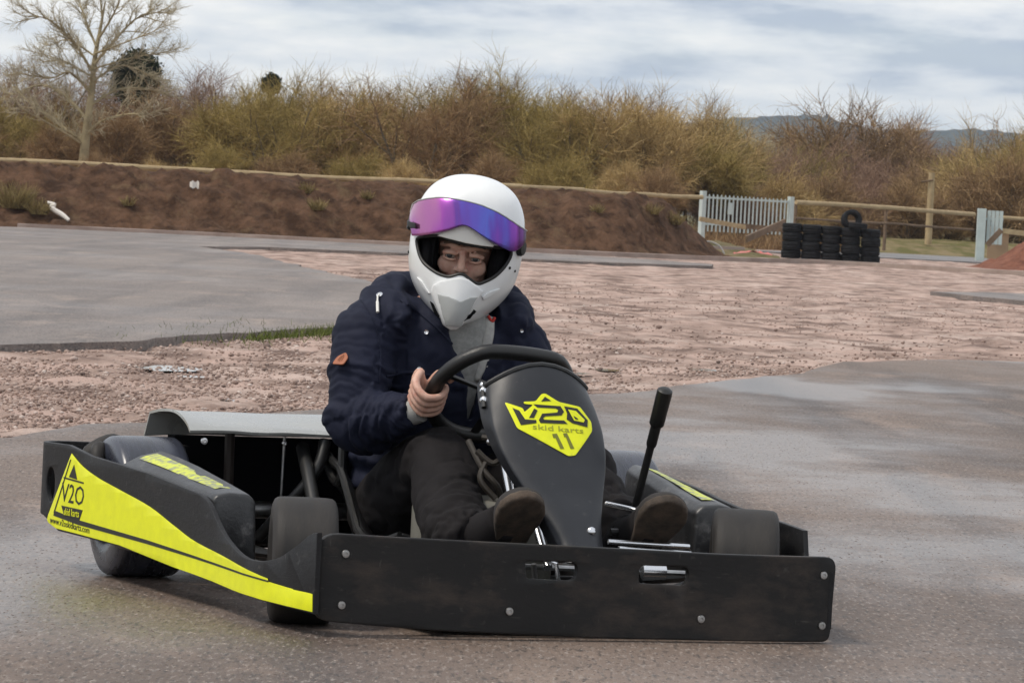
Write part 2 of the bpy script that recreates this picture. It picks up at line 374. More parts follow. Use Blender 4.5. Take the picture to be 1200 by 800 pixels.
RUBBLE = mat('rubble', (0.150, 0.098, 0.078), (0.44, 0.315, 0.265), 2.0, rough=0.9, bump=0.8, bscale=30, stretch=(1, 0.55, 1), detail=10, lo=0.39, hi=0.59, dirt=(0.53, 0.415, 0.36), dscale=1.1, dlo=0.50, dhi=0.68, bdist=0.03, spec=0.25, c3=(0.29, 0.205, 0.168))
FIELD = mat('field_grass', (0.10, 0.095, 0.035), (0.17, 0.14, 0.07), 0.5, rough=0.95, spec=0.1)
EARTH = mat('bare_earth', (0.048, 0.025, 0.014), (0.140, 0.078, 0.047), 2.6, rough=0.95, bump=1.0, bscale=9, lo=0.38, hi=0.64, dirt=(0.16, 0.105, 0.06), dscale=1.6, dlo=0.56, dhi=0.72, bdist=0.10, spec=0.15)
REDEARTH = mat('red_earth', (0.15, 0.060, 0.038), (0.235, 0.105, 0.07), 3.2, rough=0.95, bump=1.0, bscale=8, dirt=(0.10, 0.042, 0.028), dscale=3, dlo=0.5, dhi=0.7, bdist=0.06, spec=0.15)
CURB = mat('kerb_concrete', (0.34, 0.27, 0.23), (0.24, 0.18, 0.15), 2, rough=0.85)
me = MB(); me.v = [(-6000, -200, -0.10), (6000, -200, -0.10), (6000, 8000, -0.10), (-6000, 8000, -0.10)]; me.f = [(0, 1, 2, 3)]
struct('ground', me.mesh('ground'), FIELD, False)
# rubble-covered yard (a fan-shaped grid, finer near the camera)
rows = []
NX, NY = 230, 420
for i in range(NY+1):
    y = 9.0*(128/9.0)**(i/NY); hwid = y*0.15+3.2; row = []
    for j in range(NX+1):
        x = -hwid+2*hwid*j/NX
        z = -0.032 + 0.020*fbm((x*1.6, y*0.55, 3)) + 0.018*fbm((x*6, y*2.2, 1), 3)*(1 if y < 60 else 0.6)
        row.append((x, y, z))
    rows.append(row)
b0 = rows[0]; rows = [[(x*2.2, -20, -0.04) for x, y, z in b0]] + rows
struct('rubble_yard', MB().grid(rows).mesh('rubble_yard'), RUBBLE)
def slab(name, poly, m, top=0.0, thick=0.06, rough_=0.05, sub=0.35, keep=()):
    """asphalt sheet with its own thickness and a ragged edge"""
    P = []
    L = len(poly)
    for i in range(L):
        a = Vector((*poly[i], 0)); b = Vector((*poly[(i+1) % L], 0)); d = (b-a).length; st_ = max(sub, 0.006*a.y)
        n = max(1, min(160, int(d/st_)))
        for k in range(n):
            p = a.lerp(b, k/n); e = rough_ if 2 < p.y < 130 else 0
            p = p+Vector((fbm((p.x*1.9, p.y*0.8, 5))*e, fbm((p.x*2.3, p.y*1.1, 9))*e*3, 0)); P.append((p.x, p.y))
    bm = bmesh.new(); vs = [bm.verts.new((x, y, top)) for x, y in P]
    f = bm.faces.new(vs); f.normal_update()
    if f.normal.z < 0: f.normal_flip()
    r = bmesh.ops.extrude_face_region(bm, geom=[f]); vv = [v for v in r['geom'] if isinstance(v, bmesh.types.BMVert)]
    bmesh.ops.translate(bm, verts=vv, vec=(0, 0, 0)); 
    for v in vs: v.co.z = top-thick
    bmesh.ops.recalc_face_normals(bm, faces=bm.faces)
    bmesh.ops.triangulate(bm, faces=[q for q in bm.faces if len(q.verts) > 4])
    me = bpy.data.meshes.new(name); bm.to_mesh(me); bm.free()
    return struct(name, me, m, False)
slab('track', [(-7, -15), (-6.0, 10.0), (-3.2, 13.2), (-1.737, 15.2), (-1.549, 16.27), (-1.287, 16.93), (-0.9, 18.0), (-0.3, 19.6), (0.379, 21.2), (0.69, 22.05), (1.10, 23.6), (1.755, 25.96), (2.05, 28.0), (2.9, 29.5), (4.0, 30.5), (9, 33), (12, 20), (9, -15)], ASP1, 0.0, 0.07, 0.07)
slab('side_track', [(-2.675, 23.21), (-2.154, 24.91), (-1.793, 26.64), (-1.40, 28.5), (-1.05, 30.0), (-0.92, 33.0), (-0.95, 38.7), (-1.548, 46.4), (-2.295, 51.0), (-3.55, 60.7), (-4.75, 66.5), (-3.9, 70.0), (-2.0, 71.0), (0.9, 71.5), (3.30, 74.7), (3.45, 77.5), (2.2, 80.5), (-2.0, 82.5), (-6, 82.0), (-9.0, 80.5), (-11.5, 76), (-12.0, 55), (-9, 35), (-5, 25), (-3.6, 23)], ASP2, 0.016, 0.06, 0.10)
slab('side_track', [(5.4, 57.6), (6.0, 54.5), (6.8, 51.5), (9, 49), (14, 52), (14, 62), (9, 61.5), (6.5, 59.8)], ASP2, 0.03, 0.06, 0.12)
slab('road', [(5.5, 113), (20, 116), (20, 128), (16, 150), (12, 150), (9.5, 126)], asphalt('road_asphalt', (0.17, 0.165, 0.165), (0.21, 0.20, 0.20), (0.15, 0.145, 0.145), (0.22, 0.20, 0.18), 0.6), 0.0, 0.05, 0.05)
mb = MB()
kp = cr_spline([(-9.3, 82.6), (-6.0, 84.2), (-2.0, 84.6), (1.5, 85.6), (4.4, 88.2), (6.5, 91.5), (9.5, 89.6), (12.5, 88.0), (17, 86)], 10)
L1 = []
for i, p in enumerate(kp):
    L1.append([(p[0], p[1]-0.06, -0.03), (p[0], p[1]-0.05, 0.055+0.01*fbm((p[0], 0, 0))), (p[0], p[1]+0.10, 0.06), (p[0], p[1]+0.12, -0.03)])
struct('kerb', MB().grid(L1, True, True).mesh('kerb'), CURB, False)
# puddles
PUD = mat('puddle_water', (0.05, 0.045, 0.04), rough=0.03, spec=0.8)
for c, rx, ry, s in (((-1.70, 22.3), 0.17, 0.32, 1), ((-1.55, 21.5), 0.07, 0.12, 4), ((0.33, 24.4), 0.10, 0.22, 2), ((0.55, 25.2), 0.08, 0.16, 3), ((-1.2, 19.3), 0.06, 0.10, 5), ((1.15, 26.0), 0.09, 0.16, 7)):
    pts = [(c[0]+rx*cos(a)*(1+0.5*noise.noise(Vector((cos(a)*1.5, sin(a)*1.5, s)))), c[1]+ry*sin(a)*(1+0.5*noise.noise(Vector((cos(a)*1.5, sin(a)*1.5, s+7))))) for a in [2*pi*k/40 for k in range(40)]]
    m_ = MB(); m_.v = [(x, y, -0.023 if s != 6 else 0.004) for x, y in pts]; m_.f = [tuple(range(40))]
    struct('puddle', m_.mesh('puddle'), PUD, False)
# loose stones: nobody could count them
def attr_mat(name, ramp_, rough=0.9):
    m = bpy.data.materials.new(name); m.use_nodes = True; t = m.node_tree; b = t.nodes['Principled BSDF']
    a = N(t, 'ShaderNodeAttribute', attribute_name='shade'); r = N(t, 'ShaderNodeValToRGB'); cr = r.color_ramp
    cr.elements[0].position = 0; cr.elements[0].color = (*ramp_[0], 1); cr.elements[1].position = 1; cr.elements[1].color = (*ramp_[-1], 1)
    for i, c in enumerate(ramp_[1:-1]): cr.elements.new((i+1)/(len(ramp_)-1)).color = (*c, 1)
    t.links.new(a.outputs['Fac'], r.inputs[0]); t.links.new(r.outputs[0], b.inputs['Base Color']); setin(b, Roughness=rough, Specular_IOR_Level=0.3); return m
def shade_attr(me, vals):
    a = me.attributes.new('shade', 'FLOAT', 'FACE'); a.data.foreach_set('value', vals)
def in_poly(x, y, P):
    c = False; j = len(P)-1
    for i in range(len(P)):
        if (P[i][1] > y) != (P[j][1] > y) and x < (P[j][0]-P[i][0])*(y-P[i][1])/(P[j][1]-P[i][1])+P[i][0]: c = not c
        j = i
    return c
trackP = [(-7, -15), (-6.0, 10.0), (-3.2, 13.2), (-1.9, 15.0), (-1.549, 16.1), (-1.287, 16.8), (-0.3, 19.4), (0.379, 21.0), (1.10, 23.4), (1.755, 25.8), (2.05, 27.8), (2.9, 29.3), (9, 33), (12, 20), (9, -15)]
sideP = [(-2.8, 23.21), (-2.154, 24.91), (-1.793, 26.64), (-1.05, 30.0), (-0.92, 33.0), (-0.95, 38.7), (-1.548, 46.4), (-3.55, 60.7), (-12, 60), (-9, 35), (-5, 25)]
random.seed(3)
mb = MB(); sh = []
_b = bmesh.new(); bmesh.ops.create_icosphere(_b, subdivisions=1, radius=1); ico_v = [tuple(v.co) for v in _b.verts]; ico_f = [tuple(v.index for v in f.verts) for f in _b.faces]; _b.free()
octa = [(1, 0, 0), (0, 1, 0), (-1, 0, 0), (0, -1, 0), (0, 0, 1), (0, 0, -1)]
of = [(0, 1, 4), (1, 2, 4), (2, 3, 4), (3, 0, 4), (1, 0, 5), (2, 1, 5), (3, 2, 5), (0, 3, 5)]
cnt = 0
while cnt < 22000:
    y = 14.5+40*random.random()**1.7; hwid = y*0.125+0.9; x = random.uniform(-hwid, hwid)
    if in_poly(x, y, trackP) or in_poly(x, y, sideP): continue
    dens = 0.35+0.65*smooth01(-0.25, 0.25, fbm((x*0.9, y*0.5, 2)))
    if y > 27 and x > -0.5: dens *= 0.30
    if y > 30: dens *= 0.5+0.5*smooth01(-0.1, 0.25, fbm((x*0.8, y*0.25, 7)))
    if random.random() > dens: continue
    s = random.choice((0.0035, 0.0045, 0.006, 0.0075, 0.010))*random.uniform(0.8, 1.35)*(1 if y < 26 else 1.1)
    if random.random() < 0.012: s *= 1.9
    b_ = len(mb.v); a = random.random()*6.28; ca, sa = cos(a), sin(a); fx, fy, fz = random.uniform(.8, 1.5), random.uniform(.7, 1.1), random.uniform(.45, .85)
    for (u, v, w) in ico_v:
        k = random.uniform(0.82, 1.15); u, v, w = u*s*k*fx, v*s*k*fy, w*s*k*fz
        mb.v.append((x+u*ca-v*sa, y+u*sa+v*ca, -0.026+s*0.3+w))
    mb.f.extend([tuple(b_+i for i in f) for f in ico_f]); g = min(1, max(0, random.gauss(0.5, 0.22))); sh.extend([g]*20); cnt += 1
me = bpy.data.meshes.new('loose_stones'); me.from_pydata(mb.v, [], mb.f); shade_attr(me, sh)
tag(link('loose_stones', me, attr_mat('stone', [(0.13, 0.095, 0.082), (0.22, 0.155, 0.13), (0.33, 0.24, 0.20), (0.40, 0.31, 0.27), (0.58, 0.50, 0.45)]), None, True), kind='stuff')
# grit on the near asphalt
mb = MB(); sh = []
for k in range(34000):
    y = 7.6+14*random.random()**1.5; x = random.uniform(-y*0.13-0.4, y*0.13+0.4)
    if not in_poly(x, y, trackP): continue
    s = random.uniform(0.0016, 0.0036); b_ = len(mb.v)
    for (u, v, w) in octa: mb.v.append((x+u*s*random.uniform(.7, 1.4), y+v*s, s*0.04+w*s*0.30))
    mb.f.extend([tuple(b_+i for i in f) for f in of]); g = random.random(); sh.extend([g]*8)
me = bpy.data.meshes.new('grit'); me.from_pydata(mb.v, [], mb.f); shade_attr(me, sh)
tag(link('grit', me, attr_mat('grit_stone', [(0.08, 0.062, 0.052), (0.13, 0.100, 0.083), (0.19, 0.150, 0.128), (0.38, 0.32, 0.28)]), None, False), kind='stuff')
# ------------------------------------------------------------------ earth bank, heaps, verge, hills
def bank_line(u):   # u 0..1 from left to right, returns foot point, crest height, depth
    x = -30+34.6*u; y = lerp_table([(-30, 79), (-9, 84.0), (-3, 86), (2, 87.5), (4.6, 92.0)], x); return x, y
rows = []
for i in range(261):
    u = i/260; x, y = bank_line(u); e = smooth01(0, 0.055, 1-u); row = []
    top = (1.24 + 0.07*fbm((x*0.5, 1, 1)) - 0.05*u)*e
    for j in range(34):
        v = j/33
        d = 5.2*v; prof_ = smooth01(0.0, 0.62, v)**0.9
        px = x + 0.4*(1-e)*0; py = y+d+0.25*fbm((x*0.7, v*2, 4))
        z = -0.05+top*prof_
        z += (0.20*fbm((px*0.9+py*0.5, py*1.1, 1)) + 0.24*abs(fbm((px*2.3, py*2.3, 2), 5)) - 0.05)*sin(pi*min(1, v*1.25+0.02))**0.6*(0.4+0.6*e) if v*1.25 < 0.98 else 0.03*fbm((px*2, py*2, 2))
        row.append((px, py, z))
    rows.append(row)
bank_me = MB().grid(rows).mesh('earth_bank'); struct('earth_bank', bank_me, EARTH)
BKB = bvh(bank_me)
def heap(name, cx, cy, rx, ry, h, m, seed, n=60):
    rows = []
    for i in range(n//2+1):
        r = i/(n//2); row = []
        for j in range(n):
            a = 2*pi*j/n; x = cx+rx*r*cos(a)*(1+0.15*noise.noise(Vector((cos(a), sin(a), seed)))); y = cy+ry*r*sin(a)
            z = -0.06+h*(1-smooth01(0, 1, r))**1.0+(0.16*fbm((x*1.2, y*1.2, seed))+0.09*fbm((x*3.5, y*3.5, seed), 4))*(1-r)**0.5*h
            row.append((x, y, z))
        rows.append(row)
    return struct(name, MB().grid(rows, True).mesh(name), m)
heap('soil_heap', 12.75, 103, 2.4, 3.0, 1.05, REDEARTH, 3)
heap('soil_heap', 3.3, 95.5, 1.4, 2.2, 0.85, EARTH, 5)
heap('soil_heap', 2.7, 92.5, 1.9, 1.8, 0.72, EARTH, 8)
rows = []
for i in range(80):
    x = 2+26*i/79; row = []
    for j in range(20):
        y = 128+26*j/19; z = -0.08+0.50*smooth01(0, 0.35, j/19)+0.05*fbm((x*0.8, y*0.4, 2)); row.append((x, y+0.10*x, z))
    rows.append(row)
VERGE = mat('verge_grass', (0.105, 0.098, 0.035), (0.20, 0.155, 0.085), 1.6, rough=0.95, stretch=(1, 0.4, 1), lo=0.4, hi=0.6, spec=0.1, bump=0.6, bscale=12, bdist=0.05)
struct('grass_verge', MB().grid(rows).mesh('grass_verge'), VERGE)
rows = []
for i in range(40):
    x = 3.4+2.5*i/39; row = []
    for j in range(12):
        y = 98+7*j/11; row.append((x, y, -0.06+0.30*smooth01(0, 0.6, j/11)*(1-smooth01(0.5, 1, i/39)*0.7)+0.07*fbm((x*1.5, y, 2))))
    rows.append(row)
struct('grass_verge', MB().grid(rows).mesh('grass_verge'), mat('rough_grass', (0.085, 0.085, 0.030), (0.20, 0.15, 0.09), 2.4, rough=0.95, bump=0.8, bscale=10, bdist=0.06, spec=0.1))
HILL = mat('hill_woods', (0.026, 0.036, 0.042), (0.058, 0.066, 0.062), 0.012, rough=1.0, stretch=(1, 1, 2.5), detail=8, spec=0.0, dirt=(0.085, 0.085, 0.065), dscale=0.004, dlo=0.55, dhi=0.60)  # part of the blue of distance haze is put into this colour
def hill(y0, depth, f, seed, xr=(-900, 1100), n=420):
    rows = []
    for i in range(n+1):
        x = xr[0]+(xr[1]-xr[0])*i/n; h = f(x); row = []
        for j in range(14):
            v = j/13; row.append((x, y0+depth*v, -0.2+h*smooth01(0, 1, v)*(1+0.02*fbm((x*0.02, v*3, seed))) + (4.5*abs(fbm((x*0.11, v*9, seed), 3)) if 0.1 < v else 0)))
        row.append((x, y0+depth*1.15, -0.2)); rows.append(row)
    return struct('hills', MB().grid(rows).mesh('hills'), HILL)
hill(2300, 700, lambda x: 36+lerp_table([(-900, 4), (-150, 2), (0, 6), (60, 12), (130, 28), (190, 33), (240, 27), (300, 29), (420, 24), (700, 34), (1100, 30)], x)+3*fbm((x*0.01, 1, 1)), 1)
hill(1500, 350, lambda x: 20+lerp_table([(-900, 20), (0, 4), (100, 8), (180, 5), (260, 9), (400, 12), (1100, 10)], x)+2.5*fbm((x*0.013, 4, 1)), 2, (-500, 700), 320)

# ================================================================== trees and shrubs
BARK = mat('bark', (0.085, 0.066, 0.048), (0.15, 0.125, 0.085), 6, rough=0.95, bump=0.8, bscale=14, bdist=0.03, spec=0.1)
PALEBARK = mat('pale_bark', (0.36, 0.30, 0.18), (0.24, 0.20, 0.12), 3, rough=0.9, bump=0.6, bscale=12, bdist=0.03, spec=0.15)
def twig_mat(name, cols):
    m = attr_mat(name, cols, 0.95); m.node_tree.nodes['Principled BSDF'].inputs['Specular IOR Level'].default_value = 0.08; return m
TW = [twig_mat('olive_twigs', [(0.088, 0.069, 0.026), (0.224, 0.170, 0.054), (0.331, 0.250, 0.090), (0.498, 0.380, 0.164)]),
      twig_mat('brown_twigs', [(0.091, 0.057, 0.035), (0.206, 0.129, 0.072), (0.299, 0.196, 0.098), (0.446, 0.311, 0.172)]),
      twig_mat('purple_brown_twigs', [(0.106, 0.065, 0.051), (0.199, 0.121, 0.086), (0.273, 0.175, 0.119), (0.364, 0.244, 0.164)]),
      twig_mat('tan_twigs', [(0.141, 0.096, 0.045), (0.331, 0.235, 0.105), (0.465, 0.334, 0.150), (0.596, 0.440, 0.224)])]
EVER = twig_mat('dark_needles', [(0.008, 0.013, 0.007), (0.020, 0.028, 0.013), (0.034, 0.042, 0.018)])
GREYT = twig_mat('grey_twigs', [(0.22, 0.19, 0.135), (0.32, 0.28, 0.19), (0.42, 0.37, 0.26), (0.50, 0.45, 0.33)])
def rnd_dir(d, spread):
    v = Vector((random.gauss(0, 1), random.gauss(0, 1), random.gauss(0, 1))).normalized(); return (d+v*spread).normalized()
class Tree:
    def __init__(s): s.wood = MB(); s.tw = MB(); s.sh = []
    def twig(s, p, d, L, w, shade, seg=3, droop=0.0):
        side = Vector((random.gauss(0, 1), random.gauss(0, 1), random.gauss(0, 1))); side = (side-d*side.dot(d)).normalized(); s2 = d.cross(side)
        b = len(s.tw.v); q = Vector(p); dd = d.copy()
        for i in range(seg+1):
            ww = w*(1-0.75*i/seg)
            for k in range(3):
                a = 2*pi*k/3; s.tw.v.append(tuple(q+side*ww*0.5*cos(a)+s2*ww*0.5*sin(a)))
            dd = (dd+Vector((random.gauss(0, .22), random.gauss(0, .22), random.gauss(0, .22)-droop))).normalized(); q = q+dd*(L/seg)
        for i in range(seg):
            for k in range(3):
                s.tw.f.append((b+i*3+k, b+i*3+(k+1) % 3, b+(i+1)*3+(k+1) % 3, b+(i+1)*3+k)); s.sh.append(shade)
    def flecks(s, p, n, R, size, flat=1.0):
        for _ in range(n):
            c = Vector(p)+Vector((random.gauss(0, R), random.gauss(0, R), random.gauss(0, R*flat))); u = rnd_dir(Vector((0, 0, 0)), 1)*size*random.uniform(.5, 1.2); v = u.orthogonal().normalized(); v.rotate(Matrix.Rotation(random.random()*6.28, 3, u.normalized())); v *= size*random.uniform(.2, .5)
            b = len(s.tw.v); s.tw.v.extend([tuple(c-u-v), tuple(c+u-v), tuple(c+u+v), tuple(c-u+v)]); s.tw.f.append((b, b+1, b+2, b+3)); s.sh.append(min(1, max(0, random.gauss(.45, .25))))
    def limb(s, p, d, L, r, lev, maxlev, grav=0.08, spread=0.75, kids=4, twn=9, twL=0.9, tww=0.022, fl=0, up_=0.12, wig=0.14, tb=0.0):
        pts = [Vector(p)]; dd = Vector(d); n = 5
        for i in range(n):
            dd = (dd+Vector((random.gauss(0, wig), random.gauss(0, wig), random.gauss(0, wig)+up_*0.5))).normalized(); pts.append(pts[-1]+dd*L/n)
        if lev < maxlev or r > 0.035:
            s.wood.tube(pts, [r*(1-0.55*i/n) for i in range(n+1)], 7 if lev == 0 else 5 if lev == 1 else 4, cap=False)
        else:
            s.twig(pts[0], (pts[2]-pts[0]).normalized(), L, max(r*1.1, tww*1.2), random.uniform(.3, .9), 4)
        if lev < maxlev:
            for k in range(kids):
                t = random.uniform(0.30 if lev == 0 else 0.2, 1.0); i = min(n-1, int(t*n)); q = pts[i].lerp(pts[i+1], t*n-i)
                s.limb(q, rnd_dir((pts[i+1]-pts[i]).normalized(), spread), L*random.uniform(.5, .75), r*0.52*(1.1-0.4*t), lev+1, maxlev, grav, spread, kids, twn, twL, tww, fl, up_, wig, tb)
            s.limb(pts[-1], rnd_dir(dd, spread*0.4), L*0.62, r*0.5, lev+1, maxlev, grav, spread, kids, twn, twL, tww, fl, up_, wig, tb)
        if lev >= maxlev-1:
            sh0 = random.gauss(tb, 0.12)
            for k in range(twn):
                t = random.random(); i = min(n-1, int(t*n)); q = pts[i].lerp(pts[i+1], t*n-i)
                s.twig(q, rnd_dir((pts[i+1]-pts[i]).normalized(), spread*1.1), twL*random.uniform(.4, 1.15), tww*random.uniform(.7, 1.4), min(1, max(0, random.gauss(.5, .2)+sh0)))
            if fl: s.flecks(pts[2], fl, L*0.24+0.05, 0.034)
    def meshes(s, wname, tname):
        wm = s.wood.mesh(wname); tm = bpy.data.meshes.new(tname); tm.from_pydata(s.tw.v, [], s.tw.f); shade_attr(tm, s.sh); return wm, tm
def shrub(seed, h, stems, twL, fl, kids=5, maxlev=2, spread=0.8, twn=17, tww=0.0165):
    random.seed(seed); T = Tree()
    for k in range(stems):
        a = random.random()*6.28; o = Vector((random.gauss(0, .35), random.gauss(0, .35), 0)); d = Vector((cos(a)*random.uniform(.05, .55), sin(a)*random.uniform(.05, .55), 1)).normalized()
        T.limb(o, d, h*random.uniform(.45, .62), 0.035+0.012*h*random.uniform(.5, 1), 0, maxlev, spread=spread, kids=kids, twn=twn, twL=twL, fl=fl, tww=tww)
    return T
protos = {}
HT = {}
def proto(key, T):
    protos[key] = T.meshes('trunk', 'crown'); zs = sorted(v[2] for v in T.tw.v); HT[key] = zs[int(len(zs)*0.992)]; print('PROTO', key, HT[key], len(T.tw.f), len(T.wood.f))
proto('s0', shrub(11, 4.6, 7, 1.0, 9)); proto('s1', shrub(12, 5.2, 6, 1.1, 7)); proto('s2', shrub(13, 4.2, 8, 0.9, 10)); proto('s3', shrub(14, 5.6, 6, 1.2, 5)); proto('s4', shrub(15, 3.6, 8, 0.8, 12))
def roundtree(seed, h, fl, twn=10):
    random.seed(seed); T = Tree()
    T.limb((0, 0, 0), Vector((0.03, 0.02, 1)), h*0.42, 0.03*h, 0, 3, spread=0.95, kids=5, twn=twn+4, twL=0.14*h, tww=0.022, fl=fl//3, up_=0.1); return T
proto('t0', roundtree(21, 8.5, 10)); proto('t1', roundtree(22, 9.0, 8)); proto('t2', roundtree(29, 8.0, 12))
random.seed(4)
def place(key, x, y, z, s, rz, twm, label, group=None, cat='shrub', name='hedgerow_shrub', bark=BARK, sx=1.0):
    w, t = protos[key]; e = empty(name, (x, y, z), rz); e.scale = (s*sx, s*sx, s); tag(e, label, cat, group)
    for me, nm, m in ((w, 'trunk', bark), (t, 'crown', twm)):
        o = bpy.data.objects.new(nm, me); COL.objects.link(o); o.parent = e
        if not me.materials: me.materials.append(m)
        o.material_slots[0].link = 'OBJECT'; o.material_slots[0].material = m
        me.polygons.foreach_set('use_smooth', [False]*len(me.polygons))
    return e
def wx(px, Y): return (px-600)/5200*Y+0.0
def ztop(px, py, Y):  # height of a picture point at distance Y (used to size the trees)
    d = fw+CR*((px-600)/5200)-CU*((py-400)/5200); return CH+d.z/d.y*Y
where = [(60, 'left of the tall bare tree'), (230, 'right of the tall bare tree'), (330, 'behind the left bank half'), (440, 'left of the driver'), (560, 'directly behind the helmet'), (680, 'just right of the helmet'), (790, 'behind the right bank end'), (930, 'behind the palisade panel'), (1060, 'behind the tyre barrier'), (9999, 'behind the gate post')]
def spot(px):
    for a, b in where:
        if px < a: return b
kinds = {'s0': 'dense', 's1': 'upright', 's2': 'bushy', 's3': 'tall wispy', 's4': 'low tangled'}
cols = ['olive', 'brown', 'purple-brown', 'tan']
def hgt(key): return HT[key]
def hgt_old(key): return {'s0': 6.3, 's1': 7.2, 's2': 5.8, 's3': 7.7, 's4': 5.0, 't0': 11.0, 't1': 11.5, 't2': 10.5}[key]
# measured tops: (picture x, picture y of the crown top, distance, prototype, colour, row word)
rowA = [(-70, 120, 128, 's1', 1), (10, 110, 130, 's0', 0), (60, 150, 124, 's4', 1), (130, 125, 127, 's2', 1), (195, 105, 130, 's0', 1), (255, 110, 128, 's2', 0), (300, 100, 126, 's1', 0), (352, 92, 128, 's0', 0), (405, 105, 126, 's2', 3), (450, 100, 128, 's1', 0), (497, 92, 125, 's0', 1), (548, 80, 127, 's3', 0), (600, 108, 128, 's2', 0), (648, 110, 125, 's1', 0), (700, 128, 128, 's0', 1), (745, 118, 126, 's2', 3), (782, 112, 128, 's1', 3), (830, 168, 127, 's4', 0), (1190, 150, 150, 's1', 3), (1165, 185, 140, 's4', 1), (1260, 140, 150, 's0', 0)]
rowB = [(-30, 75, 160, 's3', 2), (50, 70, 165, 's1', 1), (160, 85, 165, 's3', 2), (220, 80, 168, 's1', 2), (280, 112, 160, 's0', 1), (380, 100, 165, 's3', 1), (470, 108, 165, 's0', 1), (520, 95, 170, 's1', 1), (575, 98, 165, 's3', 0), (630, 108, 168, 's0', 1), (690, 118, 165, 's2', 1), (760, 120, 165, 's1', 1), (815, 142, 168, 's2', 0)]
rowC = [(20, 190, 116, 's4', 0), (110, 180, 117, 's4', 1), (175, 188, 115, 's4', 3), (240, 170, 117, 's4', 0), (330, 178, 116, 's4', 1), (420, 180, 117, 's4', 0), (470, 188, 115, 's4', 3), (560, 178, 117, 's4', 1), (650, 186, 116, 's4', 0), (720, 190, 117, 's4', 3), (770, 196, 116, 's4', 1), (850, 200, 128, 's4', 2), (905, 205, 130, 's4', 3), (960, 205, 138, 's4', 1), (1010, 215, 142, 's4', 2), (1060, 215, 140, 's4', 1), (1120, 215, 146, 's4', 3)]
for rows_, word, zb in ((rowA, 'shrub in the front hedge row', 0.5), (rowB, 'tree in the rear hedge row', 0.5), (rowC, 'thicket at the hedge foot', 0.5)):
    for px, py, Y, key, c in rows_:
        z = zb if px < 850 else -0.3; h = ztop(px, py, Y)-z; s = h/hgt(key)
        lab = '%s %s %s, %s' % (kinds[key], cols[c], word, spot(px))
        place(key, wx(px, Y), Y+random.uniform(-1, 1), z, s, random.random()*6.28, TW[c], lab, 'leafless shrubs and small trees of the hedge', sx=1.15)
wood = [(850, 165, 205, 's4', 1, 'small olive-brown'), (890, 176, 215, 's2', 0, 'olive rounded'), (930, 172, 225, 's0', 1, 'brown rounded'), (975, 172, 215, 's4', 2, 'low brown'), (1020, 128, 230, 's2', 1, 'tallest round-headed brown'), (1085, 148, 240, 's0', 2, 'dark purple-brown round-headed'), (1055, 165, 235, 's4', 2, 'dusky brown'), (1130, 178, 240, 's2', 1, 'brown low-crowned'), (1175, 172, 225, 's4', 0, 'olive-brown'), (1235, 140, 230, 's0', 1, 'broad brown'), (835, 142, 260, 's0', 1, 'grey wispy'), (868, 146, 270, 's2', 1, 'pale hazy wispy'), (910, 185, 190, 's4', 2, 'reddish-brown bushy'), (1000, 190, 190, 's2', 2, 'short reddish-brown'), (1060, 195, 185, 's4', 1, 'short russet')]
for px, py, Y, key, c, adj in wood:
    z = -0.5; h = ztop(px, py, Y)-z; s = h/hgt(key)
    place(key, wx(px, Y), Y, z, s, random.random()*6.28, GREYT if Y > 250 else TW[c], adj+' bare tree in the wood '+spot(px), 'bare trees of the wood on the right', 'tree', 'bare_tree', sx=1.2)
# the tall pale tree on the left: hand-placed limbs
random.seed(31); T = Tree(); TY = 122.0
def tp(px, py, dy=0.0): return Vector((wx(px, TY)-wx(90, TY)+0.0, dy, ztop(px, py, TY)-0.6))
T.wood.tube([tp(86, 235), tp(88, 190), tp(90, 150), tp(93, 110, .1), tp(95, 70, .1), tp(100, 30, .2), tp(104, 0, .2)], [0.17, 0.14, 0.115, 0.09, 0.07, 0.045, 0.02], 9, cap=False, spl=4)
limbs = [([(87, 165), (60, 148), (30, 128), (5, 108)], .075, .5), ([(88, 170), (58, 150), (22, 130)], .05, -.6), ([(89, 160), (108, 142), (140, 134), (160, 135)], .065, -.5), ([(90, 140), (62, 112), (30, 98), (-5, 108)], .065, .8), ([(91, 125), (120, 105), (150, 102), (175, 108)], .055, .6), ([(93, 110), (70, 85), (50, 92), (20, 88)], .05, -.7),
         ([(94, 95), (125, 75), (160, 88)], .045, .7), ([(94, 85), (72, 50), (45, 25), (30, 20)], .06, -.4), ([(95, 75), (118, 45), (140, 20), (165, 12)], .06, .4), ([(97, 55), (80, 20), (66, -10)], .05, .5), ([(99, 45), (118, 15), (130, -15)], .05, -.5), ([(95, 65), (60, 45), (35, 50)], .04, .9), ([(96, 62), (130, 52), (168, 40)], .04, -.9), ([(102, 20), (98, -8), (95, -25)], .04, 0), ([(94, 90), (62, 72), (32, 62)], .04, .4), ([(95, 80), (140, 66), (172, 60)], .04, .3)]
for pts, r, dy in limbs:
    n = len(pts); P = [tp(a, b, dy*i/(n-1)*2.0) for i, (a, b) in enumerate(pts)]
    T.wood.tube(P, [0.72*r*(1-0.6*i/(n-1)) for i in range(n)], 6, cap=False, spl=4)
    for i in range(1, n):
        for k in range(4 if pts[0][1] > 110 else 6):
            q = P[i-1].lerp(P[i], random.random()); d = (P[i]-P[i-1]).normalized()
            T.limb(q, rnd_dir(d, 0.6), random.uniform(.35, .7), r*0.34, 1, 2, spread=0.7, kids=2, twn=6, twL=0.40, tww=0.013, up_=0.15)
    T.limb(P[-1], (P[-1]-P[-2]).normalized(), 0.5, r*0.4, 1, 2, spread=0.6, kids=3, twn=7, twL=0.40, tww=0.013, up_=0.15)
wm, tm = T.meshes('trunk', 'crown'); e = empty('bare_tree', (wx(90, TY), TY, 0.6)); tag(e, 'tall bare tree with pale branching trunk standing above the hedge at far left', 'tree')
